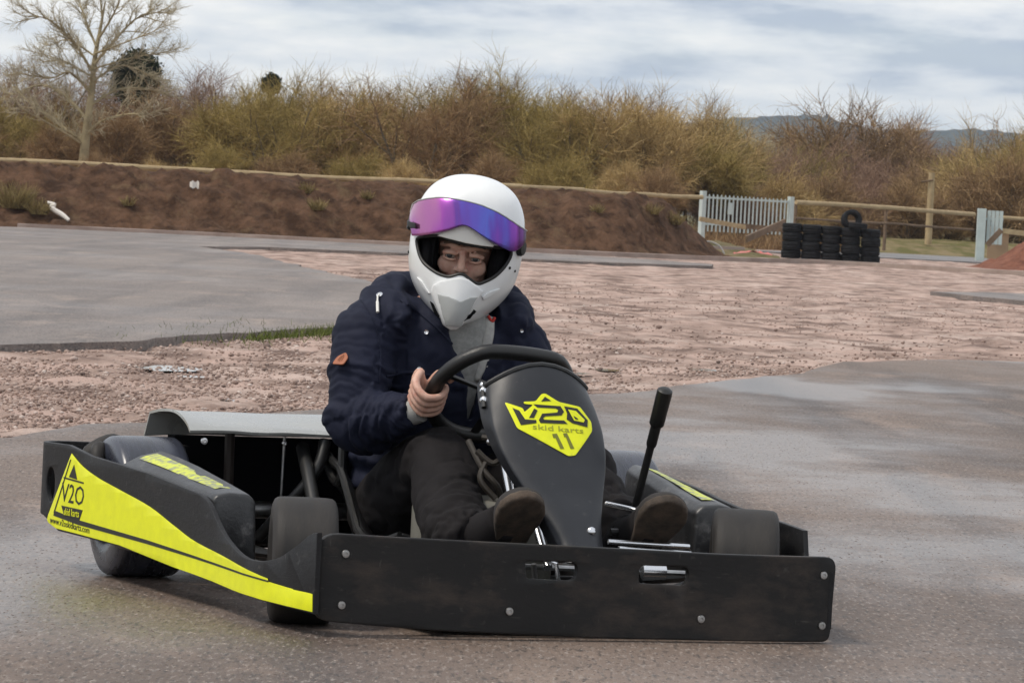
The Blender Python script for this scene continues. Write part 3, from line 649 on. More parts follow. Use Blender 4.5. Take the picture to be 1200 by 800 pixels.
link('trunk', wm, PALEBARK, e, True); link('crown', tm, GREYT, e, False)
def evergreen(seed, px, py, wpx, Y, label):
    random.seed(seed); T = Tree(); h = ztop(px, py, Y)-0.5; w = wpx/5200*Y*0.5
    T.wood.tube([(0, 0, 0), (0.05, 0, h*0.6), (0, 0, h*0.9)], [0.16, 0.11, 0.04], 7)
    for k in range(70):
        a = random.random()*6.28; t = random.random()**0.6; zc = h-w*1.0+w*0.85*random.uniform(-1, 1); rr = w*0.8*sqrt(max(0, 1-((zc-h+w)/w)**2))*t
        T.flecks((rr*cos(a), rr*sin(a), zc), 130, w*0.17, 0.07, 0.7)
    wm, tm = T.meshes('trunk', 'crown'); e = empty('evergreen_tree', (wx(px, Y), Y, 0.5)); tag(e, label, 'tree', 'dark evergreens above the hedge'); link('trunk', wm, BARK, e); link('crown', tm, EVER, e, False)
evergreen(41, 146, 59, 62, 148, 'large dark evergreen crown rising above the hedge beside the tall bare tree')
evergreen(42, 303, 87, 22, 200, 'small dark evergreen top poking above the middle of the hedge')

# ================================================================== fences, gate, posts
TIMBER = mat('pale_timber', (0.44, 0.335, 0.19), (0.33, 0.24, 0.13), 4, rough=0.8, bump=0.3, bscale=20, bdist=0.01)
OLDT = mat('weathered_timber', (0.20, 0.135, 0.085), (0.12, 0.08, 0.05), 4, rough=0.9, bump=0.4, bscale=20, bdist=0.01)
GALV = mat('pale_green_metal', (0.50, 0.57, 0.54), (0.42, 0.48, 0.46), 3, rough=0.55, spec=0.4)
def rail_fence(pts, label, step=2.9, rails=((0, 0.05),), posth=1.25):
    e = empty('rail_fence', (pts[0][0], pts[0][1], 0)); o = Vector((pts[0][0], pts[0][1], 0)); tag(e, label, 'fence')
    P = [Vector(p) for p in pts]; random.seed(int(abs(pts[0][0])*10))
    for a, b in zip(P, P[1:]):
        n = max(1, round((b-a).length/step))
        for k in range(n):
            p = a.lerp(b, k/n); q = a.lerp(b, (k+1)/n)
            for dz, r in rails:
                j0 = Vector((0, 0, dz+random.uniform(-.015, .015))); j1 = Vector((0, 0, dz+random.uniform(-.015, .015)))
                MB().tube([p-o+j0, (p+q)/2-o+(j0+j1)/2+Vector((0, 0, random.uniform(-.02, .01))), q-o+j1+(q-p)*0.012], [r, r*0.95, r], 8).build('rail', TIMBER if dz == 0 else OLDT, e)
            MB().tube([p-o+Vector((0, 0.09, -posth)), p-o+Vector((0, 0.09, 0.03))], 0.045, 8).build('post', OLDT, e)
    return e
def rp(px, py, Y): return (wx(px, Y), Y, ztop(px, py, Y))
rail_fence([rp(-150, 179, 89.5), rp(0, 188, 91), rp(300, 203, 92.5), rp(600, 218, 95), rp(813, 231, 101)], 'long pale timber rail fence running along the top of the earth bank')
rail_fence([rp(924, 236, 116), rp(1030, 243, 119), rp(1132, 251, 122)], 'short pale timber rail fence between the palisade panel and the gate post', rails=((0, 0.06), (-0.42, 0.03)), posth=1.15)
rail_fence([rp(1160, 254, 124), rp(1290, 263, 126)], 'pale timber rail fence right of the gate post at the edge of the view', rails=((0, 0.05), (-0.45, 0.04)), posth=1.2)
def palisade(p0, p1, zt, zb, n, label, posts=(True, True), pw=0.10):
    a = Vector(p0); b = Vector(p1); e = empty('palisade_panel', a); tag(e, label, 'metal fence'); d = b-a
    ang = atan2(d.y, d.x); e.rotation_euler = (0, 0, ang); L = d.length; sl = (p1[2]-p0[2])/L if len(p0) > 2 else 0
    for k in range(n):
        x = (k+0.5)*L/n; z1 = zt+sl*x
        mb = MB(); mb.grid([[(x-0.032, 0, z), (x-0.012, -0.018, z), (x+0.012, -0.018, z), (x+0.032, 0, z), (x+0.012, -0.012, z), (x-0.012, -0.012, z)] for z in (zb, z1-0.04)]+[[(x-0.010, -0.008, z1)]*6], True, True); mb.build('pale', GALV, e, False)
    for z in (zt-0.12, zb+0.16):
        MB().box(0, L, 0.004, 0.045, z, z+0.05).build('rail', GALV, e, False)
    for k, on in enumerate(posts):
        if on: x = L*k; MB().box(x-pw/2, x+pw/2, -0.05, 0.05, -0.1, zt+0.06+sl*x).build('post', GALV, e, False, bevel=0.006)
    return e
Y0 = 110.0; xa, xb = wx(815, Y0), wx(918, Y0+3)
pe = palisade((xa, Y0, 0), (xb, Y0+3, -0.02), ztop(866, 229, Y0+1.5), 0.45, 22, 'pale grey-green steel palisade panel between two square posts beside the bank', pw=0.17)
MB().box(1.05, 1.22, -0.035, -0.02, ztop(866, 252, Y0), ztop(866, 238, Y0)).build('lock_plate', GALV, pe, False)
gp = empty('gate_post', (wx(1142, 120), 120, 0)); tag(gp, 'pale square metal gate post with short palisade panel at the right of the opening', 'gate post')
zt = ztop(1142, 244, 120); MB().box(-0.115, 0.115, -0.1, 0.1, -0.1, zt).build('post', GALV, gp, False, bevel=0.01)
for k in range(4): MB().box(0.16+k*0.11, 0.255+k*0.11, 0.05, 0.075, 0.45, zt-0.04).build('pale', GALV, gp, False)
MB().box(0.115, 0.60, 0.08, 0.12, zt-0.30, zt-0.24).build('rail', GALV, gp, False)
po_ = empty('timber_pole', (wx(1081, 135), 135, 0.3)); tag(po_, 'tall weathered timber pole with short crosspiece standing on the grass verge', 'pole')
zt = ztop(1085, 202, 135)-0.3; MB().tube([(0, 0, 0), (0, 0, zt*0.6), (0, 0, zt)], [0.11, 0.10, 0.09], 10).build('shaft', TIMBER, po_); MB().tube([(-0.32, -0.08, zt-0.30), (0.05, -0.1, zt-0.22)], 0.03, 8).build('crosspiece', OLDT, po_)
# timber offcuts near the panel
def plank(a, b, w, t, label, m=OLDT):
    a = Vector(a); b = Vector(b); d = (b-a); L = d.length; e = MB().box(0, L, -t/2, t/2, -w/2, w/2).build('plank', m, None, False, bevel=0.006)
    e.matrix_world = Matrix.Translation(a) @ d.to_track_quat('X', 'Z').to_matrix().to_4x4(); return tag(e, label, 'plank')
plank(rp(868, 280, 103.5), rp(912, 260, 106), 0.16, 0.05, 'brown plank leaning up against the soil right of the palisade panel')
plank(rp(812, 256, 107), rp(866, 266, 108), 0.11, 0.05, 'long plank fixed low in front of the palisade panel', TIMBER)
plank(rp(858, 264, 108.2), rp(922, 270, 109), 0.12, 0.05, 'dark brown board under the right half of the palisade panel')
plank(rp(1166, 269, 119), rp(1150, 287, 119), 0.15, 0.05, 'dark brace plank leaning against the gate post')
plank(rp(1150, 268, 121), rp(1215, 276, 121), 0.14, 0.05, 'pale board lying behind the red soil heap', TIMBER)
plank(rp(815, 289, 97.0), rp(866, 291, 98), 0.07, 0.05, 'grey plank lying flat at the foot of the soil heap', mat('grey_timber', (0.30, 0.26, 0.22), rough=0.9))
bp = MB().box(-0.02, 0.55, 0.12, 0.15, 0.0, 0.70).build('plywood_sheet', mat('plywood', (0.33, 0.22, 0.13), rough=0.85), None, False); bp.location = (wx(1152, 121), 121, 0.05); tag(bp, 'tan plywood sheet standing behind the gate post', 'board')
rs = MB().grid([[(-0.42+0.84*i/10, -0.35+0.7*j/6, 0.05+0.06*abs(fbm((i*.5, j*.5, 2)))+0.05*(1-abs(i-5)/5)) for j in range(7)] for i in range(11)]).build('plastic_sheet', mat('red_plastic', (0.52, 0.10, 0.075), rough=0.45), None); rs.location = (wx(876, 97), 97.0, 0.0); rs.scale = (1, 1, 1); tag(rs, 'crumpled red plastic sheet lying at the foot of the soil heap', 'sheet')
hs = MB().tube(cr_spline([(-0.35, 0, 0.03), (-0.22, 0.1, 0.22), (0.05, 0.1, 0.30), (0.30, 0.05, 0.22), (0.42, 0, 0.05)], 6), 0.018, 8).build('hose', mat('grey_hose', (0.35, 0.34, 0.32), rough=0.6), None); hs.location = (wx(818, 96), 95, 0.0); tag(hs, 'loop of grey hose lying against the dark soil heap', 'hose')
def on_bank(px, py):
    d = fw+CR*((px-600)/5200)-CU*((py-400)/5200); h = BKB.ray_cast(Vector((0, 0, CH)), d.normalized()); return h[0] if h[0] else None
WHP = mat('white_plastic', (0.72, 0.68, 0.62), rough=0.5)
p = on_bank(70, 252)
if p:
    o = MB().tube([(-0.24, 0, 0.20), (-0.10, -0.02, 0.16), (-0.16, -0.05, 0.10), (0.06, -0.10, -0.02), (0.20, -0.15, -0.12)], [0.03, 0.04, 0.05, 0.05, 0.035], 8, spl=4).build('plastic_pipe', WHP, None); o.location = p+Vector((0, -0.05, 0.03)); tag(o, 'bent white plastic pipe lying on the left end of the earth bank', 'pipe')
p = on_bank(228, 218)
if p:
    o = MB().grid([[(-0.09+0.18*i/6, -0.02-0.03*sin(i), -0.06+0.13*j/4+0.02*sin(i*2+j)) for j in range(5)] for i in range(7)]).build('paper_scrap', WHP, None); o.location = p+Vector((0, -0.06, 0.02)); tag(o, 'white scrap of paper caught high on the earth bank', 'litter')
p = on_bank(640, 255)
# straw-coloured tussocks on the bank
def tussock(p, n, L, m, label, name='grass_tussock', w=0.012, sp=0.6, cat='plant', group=None):
    T = Tree()
    for k in range(n):
        a = random.random()*6.28; rr = random.random()**.5*L*0.45; T.twig((rr*cos(a), rr*sin(a), -0.02), rnd_dir(Vector((cos(a)*.35, sin(a)*.35, 1)).normalized(), sp*.5), L*random.uniform(.5, 1.1), w, min(1, max(0, random.gauss(.55, .25))), 3, 0.12)
    me = bpy.data.meshes.new(name); me.from_pydata(T.tw.v, [], T.tw.f); shade_attr(me, T.sh); o = link(name, me, m, None, False); o.location = p; return tag(o, label, cat, group)
STRAW = twig_mat('dry_grass', [(0.10, 0.075, 0.03), (0.22, 0.17, 0.075), (0.33, 0.26, 0.12)])
GREEN = twig_mat('green_grass', [(0.045, 0.06, 0.015), (0.095, 0.12, 0.03), (0.17, 0.19, 0.06)])
random.seed(9)
for px, py, n, L, lab in ((18, 243, 420, 0.55, 'large straw-yellow tussock at the left end of the earth bank'), (45, 250, 220, 0.35, 'smaller straw tussock beside the bent white pipe'), (360, 225, 120, 0.24, 'dry tuft on the bank slope left of the driver'), (372, 245, 160, 0.26, 'straw tuft low on the bank left of the driver'), (430, 232, 90, 0.2, 'small dry tuft on the bank close left of the helmet'), (790, 262, 160, 0.3, 'straw tuft near the right end of the bank'), (765, 250, 120, 0.26, 'dry tuft on the bank slope right of the helmet'), (700, 248, 80, 0.2, 'thin dry tuft on the bank between helmet and palisade panel'), (150, 240, 100, 0.2, 'sparse dry tuft on the bank below the tall bare tree')):
    p = on_bank(px, py)
    if p: tussock(p, n, L, STRAW, lab, w=0.016)
# grass along the broken edge of the side track
T = Tree(); random.seed(12)
for k in range(900):
    t = random.random()**0.8; x = -1.62+0.75*t+random.gauss(0, .03); y = 27.0+3.6*t+random.gauss(0, .14)
    if random.random() < 0.25: x -= random.random()*1.0; y -= random.random()*2.0*1.1
    T.twig((x, y-0.1, -0.02), rnd_dir(Vector((0, 0, 1)), 0.55), random.uniform(.03, .085), 0.006, min(1, max(0, random.gauss(.5, .25))), 2, 0.1)
me = bpy.data.meshes.new('edge_grass'); me.from_pydata(T.tw.v, [], T.tw.f); shade_attr(me, T.sh); tag(link('edge_grass', me, GREEN, None, False), kind='stuff')
T = Tree(); random.seed(77)
for k in range(6000):
    x = random.uniform(3.0, 9.5); y = random.uniform(119, 127)+(x-3)*0.9
    T.twig((x, y, -0.1), rnd_dir(Vector((0, 0, 1)), 0.7), random.uniform(.3, .85), 0.02, min(1, max(0, random.gauss(.45, .25))), 3, 0.05)
me = bpy.data.meshes.new('undergrowth'); me.from_pydata(T.tw.v, [], T.tw.f); shade_attr(me, T.sh); tag(link('undergrowth', me, TW[1], None, False), kind='stuff')
# ------------------------------------------------------------------ tyre barrier
TYRE = mat('old_tyre', (0.006, 0.0062, 0.007), (0.012, 0.012, 0.0135), 9, rough=0.75, spec=0.2, bump=0.5, bscale=30, bdist=0.01, dirt=(0.055, 0.055, 0.06), dscale=5, dlo=0.58, dhi=0.78)
def tyre_mesh(R, w):
    h = w/2; prof = [(R*0.55, -h*0.8), (R*0.60, -h), (R*0.82, -h*1.02), (R*0.95, -h*0.92), (R*0.995, -h*0.85), (R*0.985, -h*0.55), (R*1.0, -h*0.5), (R, -h*0.1), (R*0.98, -h*0.06), (R*0.98, h*0.06), (R, h*0.1), (R, h*0.5), (R*0.985, h*0.55), (R*0.995, h*0.85), (R*0.95, h*0.92), (R*0.82, h*1.02), (R*0.60, h), (R*0.55, h*0.8)]
    mb = MB().lathe(prof, (0, 0, 0), (0, 0, 1), 26, True); mb.f = [tuple(reversed(f)) for f in mb.f]; return mb.mesh('old_tyre')
tm_ = tyre_mesh(0.228, 0.198); lv = ['bottom', 'second', 'third', 'top']; cw = ['leftmost', 'second', 'middle', 'fourth', 'rightmost']
random.seed(5)
first = None
for c in range(5):
    for k in range(4):
        if first is None: o = first = link('old_tyre', tm_, TYRE, None, True, 60)
        else: o = first.copy(); COL.objects.link(o)
        Yc = 101.6-0.04*c; o.location = (wx(921, Yc)+0.452*c+random.uniform(-.014, .014), Yc+random.uniform(-.03, .03), 0.07+0.2*k-0.012*c); o.rotation_euler = (random.uniform(-.03, .03), random.uniform(-.03, .03), random.random()*6)
        tag(o, 'black tyre at the %s of the %s column of the tyre barrier' % (lv[k], cw[c]) if k in (0, 3) else 'black tyre %s from the ground in the %s column of the tyre barrier' % (lv[k], cw[c]), 'tyre', 'black tyres stacked in the barrier')
o = first.copy(); COL.objects.link(o); o.location = (wx(990, 101.5), 101.5, ztop(990, 257, 101.5)); o.rotation_euler = (radians(78), 0.1, 0.25); tag(o, 'black tyre standing upright on top of the tyre barrier', 'tyre', 'black tyres stacked in the barrier')
o = first.copy(); COL.objects.link(o); o.location = (wx(998, 101.2), 101.2, ztop(997, 263, 101.2)-0.02); o.rotation_euler = (0.05, 0.02, 1); o.scale = (0.95, 0.95, 0.6); tag(o, 'flat half-worn tyre lying on top of the tyre barrier beside the upright one', 'tyre', 'black tyres stacked in the barrier')
# ================================================================== the kart
TH = radians(21)
EX = Vector((cos(TH), sin(TH), 0)); EY = Vector((-sin(TH), cos(TH), 0))
KO = Vector((0.02, 9.35, 0)) + 0.035*EX
kart = empty('go_kart', KO, TH)
tag(kart, 'black go-kart with bright yellow stickers and the number 11 turning on the damp asphalt', 'kart')
def bolt(p, nrm, r=0.010, parent=None, name='bolt', m=None, h=0.005):
    mb = MB(); n = Vector(nrm).normalized()
    if h > 0.005:
        mb.lathe([(r, 0), (r, h*0.3), (r*0.85, h*0.65), (r*0.5, h*0.92), (0.0005, h)], p, n, 16); return mb.build(name, m or ZINC, parent, True, 60)
    mb.lathe([(r, 0), (r, h*0.5), (r*0.9, h*0.8), (r*0.45, h*0.85), (r*0.42, h*0.4), (0.0005, h*0.4)], p, n, 16)
    return mb.build(name, m or ZINC, parent, True, 30)

# --- front bumper
def bump_map(c):
    x, z, d = c.x, c.y, c.z
    y = -0.28 + 0.028*max(0, (abs(x-0.03)-0.30)/0.27)**2 + 0.002*sin(x*9)
    return Vector((x, y - d, z))
ol = rounded([(-0.553, 0.032), (-0.30, 0.018), (0.05, 0.007), (0.30, 0.005), (0.592, 0.003), (0.600, 0.182), (0.30, 0.186), (0.047, 0.194), (-0.25, 0.202), (-0.551, 0.210)],
             [0.035, 0.05, 0.05, 0.05, 0.02, 0.028, 0.05, 0.05, 0.05, 0.045], 5)
h1 = rounded([(-0.112, 0.127), (0.000, 0.124), (0.003, 0.163), (-0.114, 0.163)], [0.012, 0.018, 0.018, 0.006], 4)
h2 = rounded([(0.140, 0.121), (0.250, 0.118), (0.252, 0.157), (0.142, 0.159)], [0.010, 0.018, 0.018, 0.012], 4)
me = mapv(plate2d(ol, [h1, h2], 0.020, 0.003, cuts=[-0.5+0.05*i for i in range(22)]), bump_map)
bumper = link('front_bumper', me, BLKP, kart, True, 35)
for x, z in [(-0.496, 0.169), (-0.499, 0.065), (-0.145, 0.06), (0.283, 0.05), (0.567, 0.144), (0.569, 0.038)]:
    p = bump_map(Vector((x, z, 0.010))); bolt(p, (0, -1, 0), 0.0085, bumper, 'bolt')

# --- side panels (a strip in (s, z) bent round the rear corner)
PA = Vector((-0.552, -0.268)); PB = Vector((-0.722, 1.215)); pd = (PB-PA).normalized(); SL = (PB-PA).length
pn = Vector((-pd.y, pd.x))          # outward is -x
RC = 0.09
ang0 = atan2(pd.y, pd.x)
SARC = RC*(ang0-0.03)
CC = PB + Vector((pd.y, -pd.x))*RC  # centre of corner arc (towards +x)
def side_pt(s):
    if s <= SL: n = Vector((-pd.y, pd.x)); p = PA+pd*s+n*0.024*math.exp(-((s-0.24)/0.20)**2)*smooth01(0, 0.12, s); return p, n
    a = (s-SL)/RC
    if s <= SL+SARC:
        n = Vector((-pd.y, pd.x)); n.rotate(Matrix.Rotation(-a, 2)); return CC+n*RC, n
    n = Vector((-pd.y, pd.x)); n.rotate(Matrix.Rotation(-SARC/RC, 2)); t = Vector((n.y, -n.x))
    return CC+n*RC+t*(s-SL-SARC), n
def side_map(c, off=0, sgn=1):
    p, n = side_pt(c.x); q = p+n*(c.z+off)
    return Vector((q.x*sgn, q.y, c.y))
def y2s(y): return (y-PA.y)/pd.y
STOT = SL+SARC+0.56
dip = cr_spline([(y2s(0.33), 0.240), (y2s(0.275), 0.225), (y2s(0.225), 0.192), (y2s(0.165), 0.162), (y2s(0.09), 0.141), (y2s(0.02), 0.131), (y2s(-0.06), 0.133), (y2s(-0.13), 0.147), (y2s(-0.19), 0.176), (y2s(-0.235), 0.203), (0.0, 0.210)], 4)
out_l = [(0.0, 0.046), (y2s(0.25), 0.062), (y2s(0.72), 0.088), (y2s(1.12), 0.090), (SL, 0.118), (SL+0.10, 0.125), (SL+0.2, 0.125), (STOT, 0.125), (STOT, 0.280), (SL+0.2, 0.284), (SL, 0.287), (y2s(1.08), 0.290), (y2s(0.945), 0.275), (y2s(0.62), 0.262)] + [tuple(p) for p in dip]
oval = [(y2s(1.178)+0.026*cos(2*pi*i/20), 0.193+0.040*sin(2*pi*i/20)+0.002*cos(2*pi*i/20)) for i in range(20)]
cuts = [0.1*i for i in range(1, 15)] + [SL+0.012*i for i in range(0, 16)]
me = mapv(plate2d(out_l, [oval], 0.012, 0.002, cuts=cuts), side_map)
side = link('side_panel', me, BLK, kart, True, 40); side['label'] = 'side panel with the large yellow sticker and wheel cut-out'
dr = [(y2s(0.30), 0.240), (y2s(0.10), 0.228), (y2s(-0.03), 0.219), (y2s(-0.045), 0.165), (y2s(-0.12), 0.150), (0.0, 0.150)]
out_r = out_l[:14] + dr; out_r[0] = (0.0, 0.03)
def side_map_r(c):
    v = side_map(c, 0, -1); v.x += 0.035*(1-smooth01(-0.27, 0.5, v.y)); return v
me = mapv(plate2d(out_r, [oval], 0.012, 0.002, cuts=cuts), side_map_r)
side_r = link('side_panel', me, BLK, kart, True, 40)
# decal on the left panel
def D(y, z): return (y2s(y), z)
curve = cr_spline([D(1.055, 0.272), D(0.985, 0.248), D(0.889, 0.229), D(0.75, 0.211), D(0.59, 0.190), D(0.45, 0.160), D(0.325, 0.136), D(0.12, 0.118), D(-0.09, 0.100)], 4)
dec = [tuple(p) for p in curve] + [D(-0.093, 0.094), D(-0.20, 0.088), D(-0.262, 0.086), D(-0.285+0.02, 0.050), D(0.10, 0.058), D(0.45, 0.072), D(0.75, 0.091), D(1.0, 0.094), D(1.13, 0.095), D(1.178, 0.104), D(1.186, 0.110), D(1.180, 0.122), D(1.115, 0.20), D(1.066, 0.260)]
cutd = [0.1*i for i in range(1, 15)]
me = mapv(plate2d(dec, [], 0.0012, 0.0002, cuts=cutd), lambda c: side_map(c, 0.0069))
dc = link('sticker', me, YEL, side, True, 40)
def ink_poly(poly, parent, fn, m=INK, name='marking', cuts=()):
    me = mapv(plate2d(poly, [], 0.0008, 0.0001, cuts=cuts), fn); return link(name, me, m, parent, False)
up = lambda c: side_map(c, 0.0080)
line = [D(1.142, 0.135), D(1.0, 0.126), D(0.60, 0.117), D(0.25, 0.104), D(-0.095, 0.0965), D(-0.095, 0.0935), D(0.25, 0.099), D(0.60, 0.1085), D(1.0, 0.115), D(1.146, 0.123)]
ink_poly(line, dc, up, name='stripe', cuts=cutd)
ink_poly([D(1.060, 0.258), D(1.146, 0.130), D(1.140, 0.130), D(1.055, 0.258)], dc, up, name='stripe', cuts=cutd)
# small house-shaped badge: roof, letters and a black name bar, seen along the panel (s runs rearwards, so letters run from rear to front)
S0 = y2s(1.035); Z0 = 0.186
def bm_(px, pz): return (S0 - px, Z0 + pz)
badge = []
ink_poly([bm_(-0.028, 0.032), bm_(0.0, 0.062), bm_(0.022, 0.030)], dc, up, name='emblem', cuts=cutd)
ink_poly([bm_(-0.060, 0.030), bm_(0.062, 0.027), bm_(0.062, 0.0235), bm_(-0.060, 0.0265)], dc, up, name='emblem', cuts=cutd)
ink_poly([bm_(-0.066, -0.036), bm_(0.064, -0.036), bm_(0.046, -0.062), bm_(-0.046, -0.058)], dc, up, name='emblem', cuts=cutd)
def side_text(txt, size, s0, z0, m, off, wide, align='CENTER', shear=0.0, slope=0.0, nm='lettering'):
    me = text2d(txt, size, 0.0006, align, shear, wide)
    mapv(me, lambda c: side_map(Vector((s0-c.x, z0+c.y+slope*c.x, c.z)), off))
    return link(nm, me, m, dc, False)
side_text('V2O', 0.062, S0+0.002, Z0-0.026, INK, 0.0080, 1.18, shear=0.1)
side_text('skid karts', 0.024, S0, Z0-0.055, YEL, 0.0092, 1.0, slope=0.02)
side_text('www.v2oskidkarts.com', 0.021, y2s(1.045), 0.103, INK, 0.0080, 1.22, slope=-0.015)

# --- side pods
def pod(sgn, label=None):
    rows = []
    tb = [(0.288, -0.607, -0.512, 0.240, 0.243), (0.31, -0.610, -0.508, 0.242, 0.246), (0.45, -0.627, -0.515, 0.250, 0.262), (0.60, -0.645, -0.530, 0.258, 0.282), (0.72, -0.660, -0.542, 0.264, 0.294), (0.80, -0.668, -0.552, 0.268, 0.300), (0.828, -0.668, -0.562, 0.262, 0.290)]
    mb = MB(); rows = []
    for y, xo, xi, zo, zi in tb:
        cz = (zo+zi)/2
        sec = [(xo, 0.08), (xo, zo-0.012), (xo+0.008, zo), (xo*0.6+xi*0.4, cz+0.004), (xi-0.018, zi), (xi, zi-0.016), (xi+0.006, 0.10), (xi+0.004, 0.08)]
        rows.append([Vector((x*sgn, y, z)) for x, z in sec])
    mb.grid(rows, True, True)
    if sgn < 0: mb.f = [tuple(reversed(f)) for f in mb.f]
    me = mb.mesh('side_pod', 0.006, 2)
    o = link('side_pod', me, PODM, kart, True, 50)
    if label: o['label'] = label
    return o
pod_l = pod(1, 'side pod with a faded yellow strip on its top'); pod_r = pod(-1)
for o_, sg in ((pod_l, 1), (pod_r, -1)):
    B_ = bvh(o_.data); rows = []
    for i in range(16):
        y = 0.35+0.43*i/15; row = []
        for u in (0.30, 0.42, 0.54, 0.66):
            tt = (y-0.29)/0.51; x = (-0.607-0.061*tt)*(1-u)+(-0.512-0.040*tt)*u
            h = B_.ray_cast(Vector((x*sg, y, 1)), Vector((0, 0, -1))); row.append(h[0]+Vector((0, 0, 0.0015)))
        rows.append(row)
    MB().grid(rows).build('sticker', YELF, o_)
# --- wheels
def wheel(c, R, w, steer, sgn, camber=0, m=RUB, name='wheel'):
    t = empty(name, c); t.parent = kart; t.rotation_euler = (0, radians(camber), radians(steer))
    mb = MB(); h = w/2; rr = R*0.50
    prof = [(rr, -h*0.86), (rr+0.012, -h*0.97), (R*0.72, -h*1.02), (R*0.88, -h*0.99), (R*0.955, -h*0.93), (R*0.986, -h*0.84), (R*0.997, -h*0.65), (R, -h*0.3), (R, h*0.3), (R*0.997, h*0.65), (R*0.986, h*0.84), (R*0.955, h*0.93), (R*0.88, h*0.99), (R*0.72, h*1.02), (rr+0.012, h*0.97), (rr, h*0.86)]
    mb.lathe(prof, (0, 0, 0), (1, 0, 0), 56, close=True)
    mb.f = [tuple(reversed(f)) for f in mb.f]
    mb.build('tyre', m, t, True, 60)
    mb = MB(); prof = [(0.018, 0.006), (rr*0.45, 0.006), (rr*0.75, 0.012), (rr*0.80, h*0.6), (rr*0.98, h*0.84), (rr*1.03, h*0.88), (rr*1.03, h*0.80), (rr*0.9, h*0.55), (rr*0.86, 0), (rr*0.9, -h*0.55), (rr*1.03, -h*0.80), (rr*1.03, -h*0.88), (rr*0.98, -h*0.84), (rr*0.80, -h*0.6), (rr*0.75, -0.012), (rr*0.45, -0.006), (0.018, -0.006)]
    mb.lathe(prof, (0, 0, 0), (1, 0, 0), 40, close=True); mb.build('rim', FRM, t, True, 40)
    mb = MB(); mb.lathe([(0.0005, -h*0.5), (0.022, -h*0.5), (0.022, h*0.55), (0.014, h*0.6), (0.0005, h*0.6)], (0, 0, 0), (1, 0, 0), 16, False); mb.build('hub', ZINC, t, True, 40)
    return t
wheel((-0.497, 0.0, 0.131), 0.131, 0.134, -15, -1, 0)
wheel((0.503, 0.0, 0.129), 0.131, 0.142, -22, 1, 0)
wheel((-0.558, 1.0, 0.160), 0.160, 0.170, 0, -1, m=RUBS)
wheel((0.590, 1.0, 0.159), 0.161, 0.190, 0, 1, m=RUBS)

# --- chassis, axle, floor
mb = MB()
for sx in (-1, 1):
    mb.tube([(0.30*sx, -0.24, 0.075), (0.33*sx, 0.10, 0.07), (0.30*sx, 0.5, 0.065), (0.33*sx, 0.95, 0.075), (0.33*sx, 1.15, 0.08)], 0.015, 10, spl=5)
    mb.tube([(0.33*sx, 0.0, 0.075), (0.46*sx, 0.0, 0.12)], 0.014, 8)
    mb.tube([(0.30*sx, 0.30, 0.07), (0.52*sx, 0.30, 0.09), (0.56*sx, 0.72, 0.10), (0.33*sx, 0.72, 0.08)], 0.011, 8, spl=4)
    mb.tube([(0.48*sx, -0.225, 0.10), (0.33*sx, -0.2, 0.09), (0.31*sx, -0.05, 0.08)], 0.012, 8, spl=4)
mb.tube([(-0.33, -0.22, 0.085), (0.33, -0.22, 0.085)], 0.014, 10)
mb.tube([(-0.33, 0.28, 0.07), (0.33, 0.28, 0.07)], 0.014, 10)
mb.tube([(-0.33, 1.12, 0.08), (0.33, 1.12, 0.08)], 0.014, 10)
mb.build('chassis_frame', FRM, kart)
MB().box(-0.30, 0.30, -0.20, 0.98, 0.042, 0.052).build('floor_pan', FRM, kart, False)
MB().tube([(-0.56, 0.965, 0.161), (0.60, 0.965, 0.161)], 0.020, 14).build('rear_axle', ZINC, kart)
MB().tube([(-0.50, 0.0, 0.115), (-0.05, 0.10, 0.12), (0.52, 0.0, 0.115)], 0.006, 8).build('tie_rod', ZINC, kart)

# --- rear housing: arched top plate over a dark open-fronted box
rows = []
for i in range(26):
    u = i/25; x = -0.497+0.93*u
    e = max(0, 1-u/0.10)
    row = []
    for j in range(15):
        v = j/14; y = 0.845+0.36*v
        z = 0.350+0.014*smooth01(0.0, 0.8, v)+0.004*sin(pi*v)*(1-u) - 0.05*smooth01(0.95, 1, v) - 0.020*u*(1-v) + 0.006*u*v
        z += e**1.3*(0.016*sin(pi*min(1, v*1.0)) - 0.006)
        z -= 0.006*(1-smooth01(0, 0.10, v))
        row.append(Vector((x+0.015*sin(pi*v)*e, y, z + 0.002*fbm((x*7, y*7, 0)))))
    rows.append(row)
me = evald(MB().grid(rows).mesh('rear_cover'), [('SOLIDIFY', dict(thickness=0.006, offset=-1))])
cover = link('rear_cover', me, COVER, kart, True, 40)
mb = MB()
mb.box(-0.445, 0.42, 1.13, 1.19, 0.06, 0.315)
mb.box(-0.46, -0.448, 1.0, 1.19, 0.06, 0.30)
mb.box(0.10, 0.42, 0.90, 1.125, 0.06, 0.30)
mb.build('rear_box', LIN, kart, False)
MB().tube([(-0.262, 0.875, 0.335), (-0.262, 0.885, 0.10)], 0.0035, 8).build('stay_rod', ZINC, kart)
MB().tube([(-0.36, 0.98, 0.36), (-0.35, 1.0, 0.10)], 0.012, 8).build('stay_rod', mat('brown_frame', (0.03, 0.022, 0.018), rough=0.6), kart)
bolt(Vector((-0.462, 0.845, 0.322)), (0, -1, 0), 0.008, cover, 'bolt', CHR); bolt(Vector((-0.273, 0.843, 0.322)), (0, -1, 0), 0.006, cover, 'bolt', CHR)
MB().tube([(-0.62, 1.10, 0.22), (-0.66, 1.085, 0.262), (-0.60, 1.10, 0.292), (-0.55, 1.13, 0.262)], [0.02, 0.024, 0.026, 0.02], 12, spl=5).build('bumper_hose', RUB, kart)
MB().tube([(-0.665, 1.0, 0.24), (-0.655, 1.03, 0.285), (-0.62, 1.08, 0.27)], [0.016, 0.018, 0.016], 10, spl=5).build('bumper_hose', RUB, kart)
